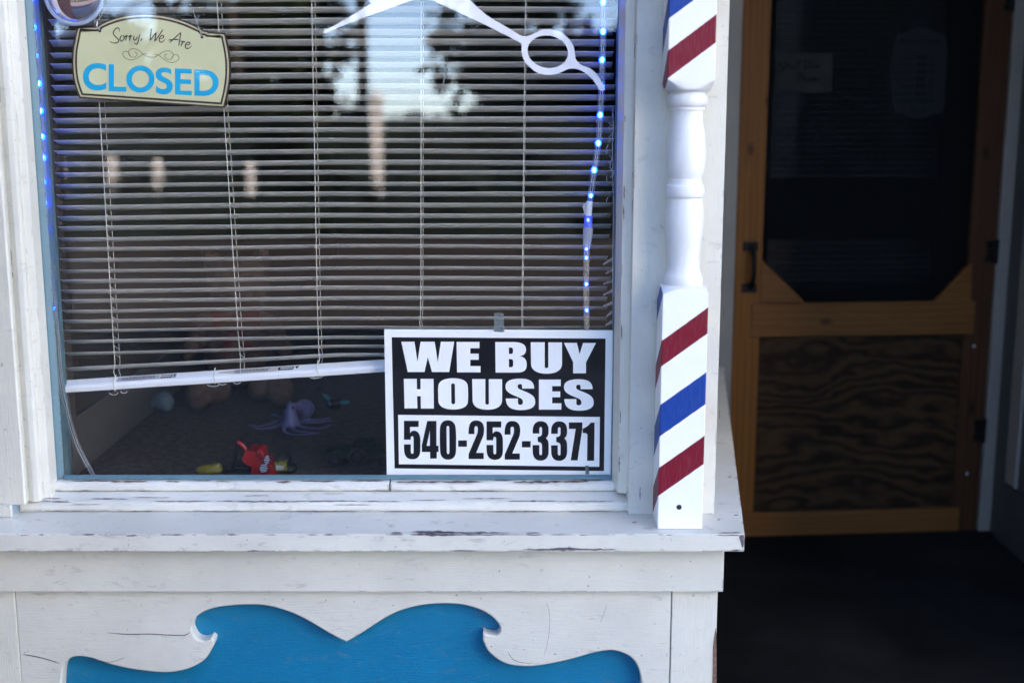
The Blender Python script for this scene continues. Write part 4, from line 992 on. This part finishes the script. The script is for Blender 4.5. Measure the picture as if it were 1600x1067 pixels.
# ---------------------------------------------------------------- round ornament, scissors
cc = P(115.5, -8, .012); rr = P(163, -8, .012).x-cc.x
orn = thing('round_ornament', 'glossy domed disc with rim tinted by blue bulb light hanging above the closed sign', 'ornament', cc)
mb = MB(); mb.lathe([(rr, -.003), (rr*1.0, .001), (rr*.93, .003), (rr*.88, .0025), (rr*.86, -.003)], cc, (0, -1, 0), 48); mb.build('rim', M['ornrim'], orn, smooth=35)
mb = MB(); mb.lathe([(rr*.875*math.cos(t), -.001+rr*.30*math.sin(t)) for t in [i*math.pi/2/12 for i in range(13)]], cc, (0, -1, 0), 48); mb.build('dome', M['orn'], orn, smooth=True)
s7 = 210/1400; TB = lambda x, y: (760+x*s7, y*s7); s6 = 210/1600; TA = lambda x, y: (490+x*s6, y*s6)
sc = thing('scissors_cutout', 'large white barber scissors cutout stuck inside the window glass', 'scissors', P(720, 20, .006))
o1 = [TA(*p) for p in [(112, 384), (125, 394), (150, 392), (400, 288), (700, 175), (1030, 55), (1195, 0), (1400, -70), (1500, -260), (1250, -240), (900, -60), (660, 62), (300, 280), (120, 372)]]
handle_o = [TA(*p) for p in [(1180, -40), (1400, 0)]]+[TB(*p) for p in [(0, 268), (120, 330), (240, 388), (335, 440), (360, 455)]]
ringo = crom([TB(*p) for p in [(366, 470), (368, 560), (392, 630), (430, 682), (500, 742), (560, 772), (640, 784), (720, 776), (790, 752), (855, 722), (920, 720), (980, 735), (1050, 778), (1105, 830), (1150, 895), (1172, 935)]], 5)
tip = [TB(*p) for p in [(1190, 948), (1215, 950), (1233, 935), (1228, 910)]]
ringo2 = crom([TB(*p) for p in [(1215, 885), (1180, 820), (1130, 755), (1070, 710), (1000, 685), (955, 650), (930, 615), (922, 560), (905, 480), (860, 410), (790, 350), (720, 320), (640, 308), (560, 322), (490, 355), (440, 375), (400, 380), (350, 368)]], 5)
back_ = [TB(*p) for p in [(240, 302), (100, 222), (0, 160)]]+[TA(*p) for p in [(1750, -90), (1600, -150), (1300, -140)]]
hole = [TB(*p) for p in ell(0, 0, 1, 1, 4)]
cx, cy = 640, 542; hl = []
for i in range(44):
    t = 2*math.pi*i/44; x = 212*math.cos(t); y = 168*math.sin(t); r_ = R(10); hl.append(TB(cx+x*math.cos(r_)-y*math.sin(r_), cy+x*math.sin(r_)+y*math.cos(r_)))
mb = MB(); mb.prism([[P(*p, .0075) for p in o1]], (0, .0022, 0)); mb.build('blade', M['vinyl'], sc)
mb = MB(); mb.prism([[P(*p, .0050) for p in handle_o+ringo+tip+ringo2+back_], [P(*p, .0050) for p in hl]], (0, .0022, 0)); mb.build('blade', M['vinyl'], sc)
scw = P(589.5, -9, .0050); rs_ = P(607, -9, .005).x-scw.x
mb = MB(); mb.lathe([(rs_, -.002), (rs_, .0005), (rs_*.94, .001), (.001, .001)], scw, (0, -1, 0), 40); mb.build('pivot', M['vinyl'], sc)

# ---------------------------------------------------------------- rope lights
def rope(label, path, leds, yy, r, fine=True):
    t = thing('rope_light', label, 'rope light', P(*path[0], yy), 'blue rope lights round the window')
    pts = [P(*p, yy) for p in path]; sm = crom([tuple(v) for v in pts], 6)
    return t, sm
lp = [(48, -60), (48, -5), (51, 43), (56, 88), (60, 131), (62.5, 174), (65, 214), (66.5, 247), (66.5, 285), (68, 318), (70, 361), (74, 402), (79, 443), (84, 482), (88, 530), (92, 575), (97, 610), (104, 640), (112, 670), (122, 698), (134, 722), (146, 742)]
YL = .022
rl, sm = rope('clear rope light with blue bulbs down the left edge of the window', lp, None, YL, .006)
mb = MB(); mb.tube(sm, [.0068 if i < len(sm)*.72 else .0055 for i in range(len(sm))], 12); mb.build('tube', M['tube'], rl, smooth=True)
mb = MB(); mb.tube([Vector(v)+Vector((.0022, 0, 0)) for v in sm], .0009, 5); mb.tube([Vector(v)-Vector((.0022, 0, 0)) for v in sm], .0009, 5); mb.build('wire', M['metal'], rl)
def led(px, py, yy, parent, mat, r=.0024, ang=0):
    mb = MB(); c = P(px, py, yy); mb.ball(c, (r, r*.9, r*1.5), seg=10, ring=8, rot=Matrix.Rotation(ang, 3, 'Y')); o = mb.build('bulb', mat, parent, smooth=True)
    if mat is M['ledcore']:
        mb = MB(); mb.ball(c+Vector((0, .0035, 0)), (r*1.9, r*.9, r*1.9), seg=12, ring=8); mb.build('bulb_halo', M['led'], parent, smooth=True)  # glowing ball behind the core stands in for its blue halo
    return o
for i, (px, py) in enumerate([(48, -3), (51, 43), (56, 88), (59.5, 131), (62.3, 174), (64.5, 214), (66, 247), (66, 285), (67.5, 318), (69.5, 361), (73.5, 402), (78.5, 443), (83.5, 482)]):
    led(px, py, YL-.0085, rl, M['ledcore'] if i < 10 and i != 2 else M['led'], (.0036 if i < 9 else .0024), R(30))
rp = [(942.5, -60), (942.5, -5), (942.5, 50), (941, 94), (940, 138), (938, 180), (935, 224), (928.5, 266), (923, 306), (920, 330)]
YR = .018
rr_, sm = rope('blue lit rope light hanging down the right edge of the window to a grey coupling', rp, None, YR, .006)
mb = MB(); mb.tube(sm, .0062, 12); mb.build('tube', M['tube'], rr_, smooth=True)
mb = MB(); mb.tube([Vector(v)+Vector((.002, 0, 0)) for v in sm], .0008, 5); mb.tube([Vector(v)-Vector((.002, 0, 0)) for v in sm], .0008, 5); mb.build('wire', M['metal'], rr_)
for px, py in [(942.5, 4), (942.5, 50), (941, 94), (940, 136), (938, 180), (935, 224), (928.5, 266), (923.2, 306)]: led(px, py, YR-.004, rr_, M['ledcore'], .0034 if py < 280 else .0026, 0)
mb = MB(); mb.tube([P(921, 315, YR), P(919.5, 337, YR)], .0068, 14); mb.build('sleeve', M['rail'], rr_, smooth=35)
mb = MB(); mb.prism([[P(px, py, YR-.004) for px, py in [(910, 321), (917, 317), (917, 336), (913, 334)]]], (0, .0005, 0)); mb.build('tag', M['plaque'], rr_)
mb = MB(); mb.tube([P(919.5, 337, YR), P(919, 355, YR)], .0082, 14); mb.build('coupling', clearplastic('lit_blue_coupling', (.25, .32, .85), .5), rr_, smooth=35)
led(919, 344, YR-.007, rr_, M['ledcore'], .0020)
mb = MB(); mb.tube([P(919, 355, YR), P(918, 372, YR), P(916.5, 388, YR)], [.0105, .0095, .0072], 14); mb.build('coupling', clearplastic('grey_coupling', (.55, .57, .6), .62), rr_, smooth=35)
sm = crom([tuple(P(*p, YR)) for p in [(916.5, 386), (916, 440), (916.5, 490), (917, 540)]], 5)
mb = MB(); mb.tube(sm, .0058, 12); mb.build('tube', M['ambertube'], rr_, smooth=True)
mb = MB(); mb.tube([Vector(v)+Vector((.0018*math.sin(i*.8), 0, 0)) for i, v in enumerate(sm)], .0011, 5); mb.build('wire', M['ambertube'], rr_)
for px, py in [(916.3, 389), (916.2, 403), (916.2, 444), (916.8, 485)]: led(px, py, YR-.004, rr_, M['ledcore'], .0020)

# ---------------------------------------------------------------- toys on the carpet
def onfloor(px, py, dz=0): return PZ(px, py, ZF+dz)
def bear(name, label, px, py, s, facing, head_tilt, furm):
    b = onfloor(px, py); t = thing('teddy_bear', label, 'teddy bear', b)
    rz = Matrix.Rotation(facing, 3, 'Z'); A = lambda x, y, z: b+rz @ Vector((x, y, z))*s
    mb = MB(); mb.ball(A(0, 0, .30), (.20*s, .17*s, .27*s), seg=20, ring=14)
    mb.ball(A(.02, -.03, .66), (.18*s, .165*s, .165*s), seg=20, ring=14); mb.ball(A(.02, -.17, .62), (.08*s, .07*s, .065*s))
    for sx in (-1, 1):
        mb.ball(A(.02+sx*.145, .0, .80), (.062*s, .035*s, .062*s)); 
        mb.ball(A(sx*.15, -.26, .09), (.085*s, .20*s, .085*s), rot=rz @ Matrix.Rotation(-sx*R(22), 3, 'Z')); mb.ball(A(sx*.225, -.43, .10), (.08*s, .055*s, .105*s))
        mb.ball(A(sx*.22, -.08, .36), (.065*s, .075*s, .18*s), rot=rz @ Matrix.Rotation(-sx*R(28), 3, 'Y'))
    mb.build('body', furm, t, remesh=.008)
    mb = MB()
    for sx in (-1, 1): mb.ball(A(.02+sx*.07, -.185, .70), .016*s, seg=10, ring=8)
    mb.ball(A(.02, -.24, .645), (.026*s, .016*s, .018*s), seg=10, ring=8); mb.build('face', M['blk'], t, smooth=True)
    mb = MB()
    for sx in (-1, 1):
        mb.add([A(0, -.19, .47), A(sx*.13, -.22, .54), A(sx*.14, -.20, .42)], [(0, 1, 2)]); mb.add([A(0, -.19, .47), A(sx*.10, -.21, .28), A(sx*.04, -.21, .27)], [(0, 1, 2)])
    mb.ball(A(0, -.195, .47), (.03*s, .02*s, .03*s), seg=10, ring=8)
    o = mb.build('bow', M['redcloth'], t); so = o.modifiers.new('thick', 'SOLIDIFY'); so.thickness = .012*s
    return t
bear('teddy_bear', 'tan teddy bear with red bow sitting on the carpet behind the blind, nearer of two', 372, 612, .47, R(14), 0, M['fur'])
bear('teddy_bear', 'tan teddy bear with red bow slumped by the side wall, farther of two', 236, 592, .36, R(-14), 0, M['fur'])
# white shirt lying beside the near bear
b = onfloor(398, 560); mb = MB()
mb.ball(b+Vector((0, .02, .10)), (.045, .05, .11)); mb.ball(b+Vector((.02, .01, .05)), (.06, .06, .05))
tag(mb.build('bundled_cloth', M['whitecloth'], remesh=.008), 'white cloth bundle propped beside the near teddy bear', 'cloth')
# octopus
b = onfloor(452, 668); oc = thing('toy_octopus', 'purple rubber toy octopus sprawled on the carpet', 'toy octopus', b)
mb = MB(); mb.ball(b+Vector((.026, .075, .030)), (.026, .03, .024), seg=18, ring=12)
mb.tube([b+Vector((.002, .006, .066)), b+Vector((.002, .006, .058)), b+Vector((.003, .004, .040)), b+Vector((.004, .0, .018)), b+Vector((.004, -.002, .004))], [.004, .010, .014, .020, .026], 14)
mb.tube([b+Vector((.004, .010, .050)), b+Vector((.02, .06, .034))], [.010, .016], 10)
top = b+Vector((.002, .006, .058))
for p in [[(436, 656), (422, 662), (405, 666), (388, 664)], [(440, 662), (425, 668), (408, 670), (396, 669)], [(446, 666), (444, 673), (456, 679), (478, 679), (500, 676)], [(452, 665), (462, 672), (478, 675), (496, 677)], [(462, 662), (480, 668), (502, 669), (518, 664)], [(462, 658), (480, 660), (502, 659), (520, 657)], [(460, 655), (478, 656), (505, 655), (517, 652)], [(438, 652), (430, 648), (422, 649)]]:
    q_ = [tuple(top)]+[tuple(top.lerp(onfloor(*p[0], .004), .5)+Vector((0, -.004, -.006)))]+[tuple(onfloor(px, py, .004)) for px, py in p]; c = crom(q_, 6)
    mb.tube(c, [.0058-.0034*k/(len(c)-1) for k in range(len(c))], 8)
mb.build('body', M['purple'], oc, remesh=.0026)
mb = MB(); mb.ball(b+Vector((-.008, -.004, .052)), .003, seg=8, ring=6); mb.ball(b+Vector((.012, -.005, .052)), .003, seg=8, ring=6); mb.build('eye', M['blk'], oc)
# toy chainsaw
b = onfloor(405, 742); ch = thing('toy_chainsaw', 'red and black toy chainsaw with a yellow end against the glass', 'toy chainsaw', b)
Q = lambda x, z, y=0: P(x, z, .085+y)
mb = MB()
mb.prism([[Q(*p) for p in crom([(378, 718), (384, 706), (392, 705), (402, 708), (409, 712), (412, 722), (424, 727), (428, 738), (427, 755), (394, 755), (393, 730), (386, 727)], 4, True)]], (0, .06, 0)); mb.prism([[Q(405, 702), Q(412, 706), Q(413, 722), Q(396, 712)]], (0, .045, 0))
mb.build('housing', M['red'], ch, bevel=.004)
mb = MB(); mb.tube([Q(x, y, .03) for x, y in crom([(385, 706), (380, 697), (374, 692), (371, 691)], 4)], .0055, 8); mb.build('rear_handle', M['red'], ch, smooth=True)
mb = MB(); mb.tube([Q(x, y, .03) for x, y in crom([(371, 691), (369, 706), (368, 722), (366, 730), (378, 732), (390, 733)], 4)], .004, 8); mb.tube([Q(412, 738, .03), Q(366, 742, .03), Q(352, 741, .03)], .011, 8); mb.build('guard', M['blk'], ch, smooth=True)
mb = MB()
for cx_, cy_, r_ in ((412, 732, 8), (417, 719, 6)):
    c = Q(cx_, cy_, -.003); mb.lathe([(r_*.0012, -.004), (r_*.0012, .003), (r_*.0008, .004)], c, (0, -1, 0), 18)
mb.build('cover', M['blk'], ch, bevel=.0005)
mb = MB()
for cx_, cy_, r_ in ((412, 732, 7), (417, 719, 5)):
    for k in range(-2, 3): mb.tube([Q(cx_-r_*.9+abs(k), cy_+k*2.6, -.009), Q(cx_+r_*.9-abs(k), cy_+k*2.6-1.2, -.009)], .0011, 5)
mb.build('grille', M['silver'], ch)
mb = MB(); mb.prism([[Q(*p, .01) for p in [(429, 723), (434, 724), (438, 721.5), (445, 722), (448, 720), (446, 727), (446, 731), (450, 734), (446, 736), (429, 736)]]], (0, .025, 0)); mb.prism([[Q(431, 727, .007), Q(444, 728, .007), Q(443, 734, .007), Q(431, 734, .007)]], (0, .02, 0), 1); mb.build('chain_end', [M['yellow'], M['silver']], ch, bevel=.001)
mb = MB(); mb.ball(Q(442, 718, .05), (.02, .03, .02)); mb.ball(Q(452, 731, .04), (.017, .02, .012)); mb.build('motor', M['blk'], ch, smooth=True)
# yellow toy half out of sight
b = onfloor(328, 738); mb = MB(); mb.ball(b+Vector((0, 0, .006)), (.030, .014, .012)); mb.ball(b+Vector((.016, 0, .013)), (.012, .010, .010)); mb.ball(b+Vector((-.018, 0, .006)), (.014, .008, .008))
tag(mb.build('toy_duck', M['yellow'], remesh=.003), 'small yellow plastic toy lying left of the toy chainsaw', 'toy')
# pale blue plush by the wall
b = onfloor(248, 643); t = thing('plush_toy', 'pale blue plush toy lying against the side wall of the display', 'plush toy', b)
mb = MB(); mb.ball(b+Vector((.012, .0, .026)), (.030, .026, .028)); mb.ball(b+Vector((-.028, -.004, .016)), (.020, .018, .016)); mb.ball(b+Vector((-.046, -.006, .011)), (.011, .012, .011)); mb.ball(b+Vector((.026, -.012, .014)), (.014, .018, .012)); mb.build('body', M['babyblue'], t, remesh=.004)
# dark toy with teal wings
b = onfloor(522, 640); t = thing('toy_insect', 'small dark toy with teal wings lying right of the purple octopus', 'toy', b)
mb = MB(); mb.ball(b+Vector((0, 0, .016)), (.022, .018, .014)); mb.ball(b+Vector((.016, .01, .022)), (.012, .012, .010)); mb.build('body', M['blk'], t, remesh=.003)
mb = MB()
for d, l in (((-.9, .4, .6), .034), ((1, -.1, .1), .036), ((-.2, -.5, .1), .012)):
    d = Vector(d).normalized(); c = b+Vector((0, 0, .018))+d*.024; mb.ball(c, (l*.55, .004, .006), seg=10, ring=8, rot=Vector((1, 0, 0)).rotation_difference(d).to_matrix())
mb.build('wing', M['tealp'], t, smooth=True)
# green toy tractor, half behind the sign
b = onfloor(560, 726); t = thing('toy_tractor', 'dark green toy tractor with black wheels, partly behind the sign', 'toy tractor', b)
mb = MB(); mb.box(b.x-.055, b.x+.07, b.y-.012, b.y+.03, b.z+.018, b.z+.04); mb.box(b.x-.008, b.x+.035, b.y-.01, b.y+.028, b.z+.038, b.z+.056); mb.box(b.x-.075, b.x-.05, b.y-.008, b.y+.025, b.z+.02, b.z+.033); mb.build('body', M['green'], t, bevel=.004)
for dx, rz_ in ((.0, .023), (.058, .014), (-.05, .014)):
    mb = MB(); c = b+Vector((dx, -.016, rz_)); mb.lathe([(rz_*.6, -.006), (rz_, -.006), (rz_, .006), (rz_*.6, .006), (rz_*.5, .002), (.001, .003)], c, (0, -1, 0), 20); mb.build('wheel', M['blk'], t, bevel=.001)
mb = MB(); mb.box(b.x+.075, b.x+.082, b.y-.01, b.y+.02, b.z+.044, b.z+.049); mb.build('bumper', M['red'], t)

# ---------------------------------------------------------------- across the street (seen in the glass), plus unseen light helpers
def RP(px, py, Lm):
    """point Lm metres out in front of the glass whose mirror image falls at (px, py)"""
    p = P(px, py, Lm); return Vector((p.x, -Lm, p.z))
def leaf_cloud(mb, blobs, n, size, rnd):
    for _ in range(n):
        c, r = rnd.choice(blobs); 
        d = Vector((rnd.gauss(0, 1), rnd.gauss(0, 1), rnd.gauss(0, 1))).normalized()*(rnd.random()**.45)
        p = c+Vector((d.x*r[0], d.y*r[1], d.z*r[2])); s_ = size*rnd.uniform(.6, 1.4)
        u = Vector((rnd.gauss(0, 1), rnd.gauss(0, 1), rnd.gauss(0, 1))).normalized(); v = u.orthogonal().normalized()
        mb.add([p-u*s_, p-v*s_*.6, p+u*s_, p+v*s_*.6], [(0, 1, 2, 3)], 0)
rnd = random.Random(3)
def tree(label, x, y, h, cr, n, mat, low=.28, trunk_r=.22):
    t = thing('street_tree', label, 'tree', (x, y, -.16), 'trees across the street')
    mb = MB(); mb.tube([(x, y, -.2), (x+.1, y, h*.25), (x-.1, y+.1, h*.5), (x+.1, y, h*.8)], [trunk_r, trunk_r*.8, trunk_r*.55, trunk_r*.2], 10)
    for k in range(6):
        a_ = k*1.05; z = h*(.3+.07*k); mb.tube([(x, y, z), (x+math.cos(a_)*cr*.35, y+math.sin(a_)*cr*.35, z+h*.1), (x+math.cos(a_)*cr*.7, y+math.sin(a_)*cr*.7, z+h*.16)], [trunk_r*.4, trunk_r*.25, .03], 6)
    mb.build('trunk', M['bark'], t, smooth=True)
    blobs = []
    for k in range(22):
        a_ = rnd.uniform(0, 6.28); q_ = rnd.uniform(.1, .75)*cr; z = h*rnd.uniform(low+.08, .92)
        if low < 0 and k % 3 == 0: z = h*rnd.uniform(.03, .2); q_ = rnd.uniform(.3, .9)*cr
        r_ = cr*rnd.uniform(.28, .48); blobs.append((Vector((x+math.cos(a_)*q_, y+math.sin(a_)*q_, z)), (r_, r_, r_*.8)))
    mb = MB(); leaf_cloud(mb, blobs, n, .20, rnd); mb.build('crown', mat, t)
def at(px, Lm): return RP(px, 300, Lm).x
tree('broad leafy tree across the street reflected left of the sky gap', at(262, 24), -24, 11, 4.3, 11000, M['leaf'], -.05)
tree('tall dark tree across the street reflected right of the sky gap', at(842, 22), -22, 12, 3.3, 11000, M['leafd'], -.05)
tree('dark spreading tree across the street reflected far left', at(-260, 22), -22, 10, 4.0, 9000, M['leafd'], -.05)
tree('dense tree across the street reflected beyond the barber post', at(1320, 24), -24, 12, 4.4, 9000, M['leafd'], -.05)
tree('slim young tree across the street reflected just left of the sky gap', at(372, 21), -21, 9, 1.2, 5000, M['leaf'], -.05, .1)
tree('thin dark tree across the street reflected nearest the right window edge', at(985, 19), -19, 9, 1.3, 5000, M['leafd'], -.05, .1)
tree('unseen dark tree added on the near sidewalk to shade the left of the window', -4.9, -3.7, 7, 2.0, 8000, M['leafd'], .12, .16)  # added out of view to keep sky light off the left side
tree('round leafy tree across the street reflected behind the closed sign', at(150, 26), -26, 9, 2.6, 8000, M['leaf'], -.05, .15)
cb = thing('bounce_building', 'unseen sunlit cream building added across the street to bounce warm light', 'building', (17, -11.8, -.1))  # added out of view; its sunlit wall throws warm light on the facade
MB().box(6.7, 29, -20, -11.8, -.16, 12).build('wall', plain('cream_bounce_wall', (.80, .72, .60), .8, var=.05, vs_=2), cb)
MB().box(6.5, 29.2, -20.2, -11.6, 12, 12.4).build('cornice', M['pinkw'], cb, bevel=.03)
for k in range(5):
    for zz in (1.6, 5.4, 8.2)[:3]:
        wx = 8.6+k*4.2; MB().box(wx-.45, wx+.45, -11.83, -11.79, zz, zz+1.5).build('window', M['dark'], cb)
def hedge(label, Lm, ztop, n, mat):
    x0, x1 = at(-900, Lm), at(1800, Lm); k = int((x1-x0)/.45)
    blobs = [(Vector((x0+i*(x1-x0)/k, -Lm+rnd.uniform(-.25, .25), ztop-.16-rnd.uniform(.28, .42)-.45*(i % 2))), (.5, .4, .42)) for i in range(k+1)]
    mb = MB(); leaf_cloud(mb, blobs, n, .07, rnd); mb.box(x0, x1, -Lm-.28, -Lm+.28, -.16, ztop-.30); tag(mb.build('hedge', mat), label, 'hedge')
hedge('low clipped hedge along the far pavement in front of the gateposts', 12.2, RP(0, 268, 12.2).z, 15000, M['leafd'])
hedge('taller dark hedge behind the gateposts across the street', 14.6, RP(0, 160, 14.6).z, 18000, M['leafd'])
pp = RP(566, 100, 26); mb = MB(); mb.tube([(pp.x, -26, -.2), (pp.x, -26, 9)], [.14, .11], 12); mb.box(pp.x-.9, pp.x+.9, -26.06, -25.94, 8.2, 8.35)
tag(mb.build('utility_pole', M['polewood'], smooth=40), 'dark wooden utility pole across the street, reflected in the sky gap', 'utility pole')
a_, b_ = RP(578, 156, 13.4), RP(599, 292, 13.4)
mb = MB(); mb.box(a_.x, a_.x+.15, -13.5, -13.35, -.2, a_.z); mb.lathe([(.09, 0), (.10, .03), (.05, .07), (.01, .10)], (a_.x+.075, -13.42, a_.z), seg=16)
tag(mb.build('gate_pillar', M['pinkw'], bevel=.01), 'tall sunlit white gate pillar across the street, below the sky gap in the reflection', 'pillar')
first = None
for i, (px, pyt, pyb, wpx) in enumerate(((92, 245, 282, 14), (176, 247, 281, 15), (247, 254, 282, 12), (392, 262, 288, 12))):
    t_, u_ = RP(px-wpx/2, pyt, 13.2), RP(px+wpx/2, pyb, 13.2)
    lab = ('short sunlit white gatepost reflected nearest the left window edge', 'short sunlit white gatepost, second from the left in the reflection', 'short sunlit white gatepost reflected under the closed sign', 'short sunlit white gatepost nearest the sky gap in the reflection')[i]
    if first is None:
        mb = MB(); mb.box(-.055, .055, -.055, .055, -.16, t_.z); mb.lathe([(.075, 0), (.075, .02), (.015, .06)], (0, 0, t_.z), seg=4); o = mb.build('gatepost', M['pinkw'], bevel=.01); first = o
    else: o = first.copy(); C.objects.link(o)
    o.location = ((t_.x+u_.x)/2, -13.2, -(i*.04)); tag(o, lab, 'gatepost', 'white gateposts across the street')
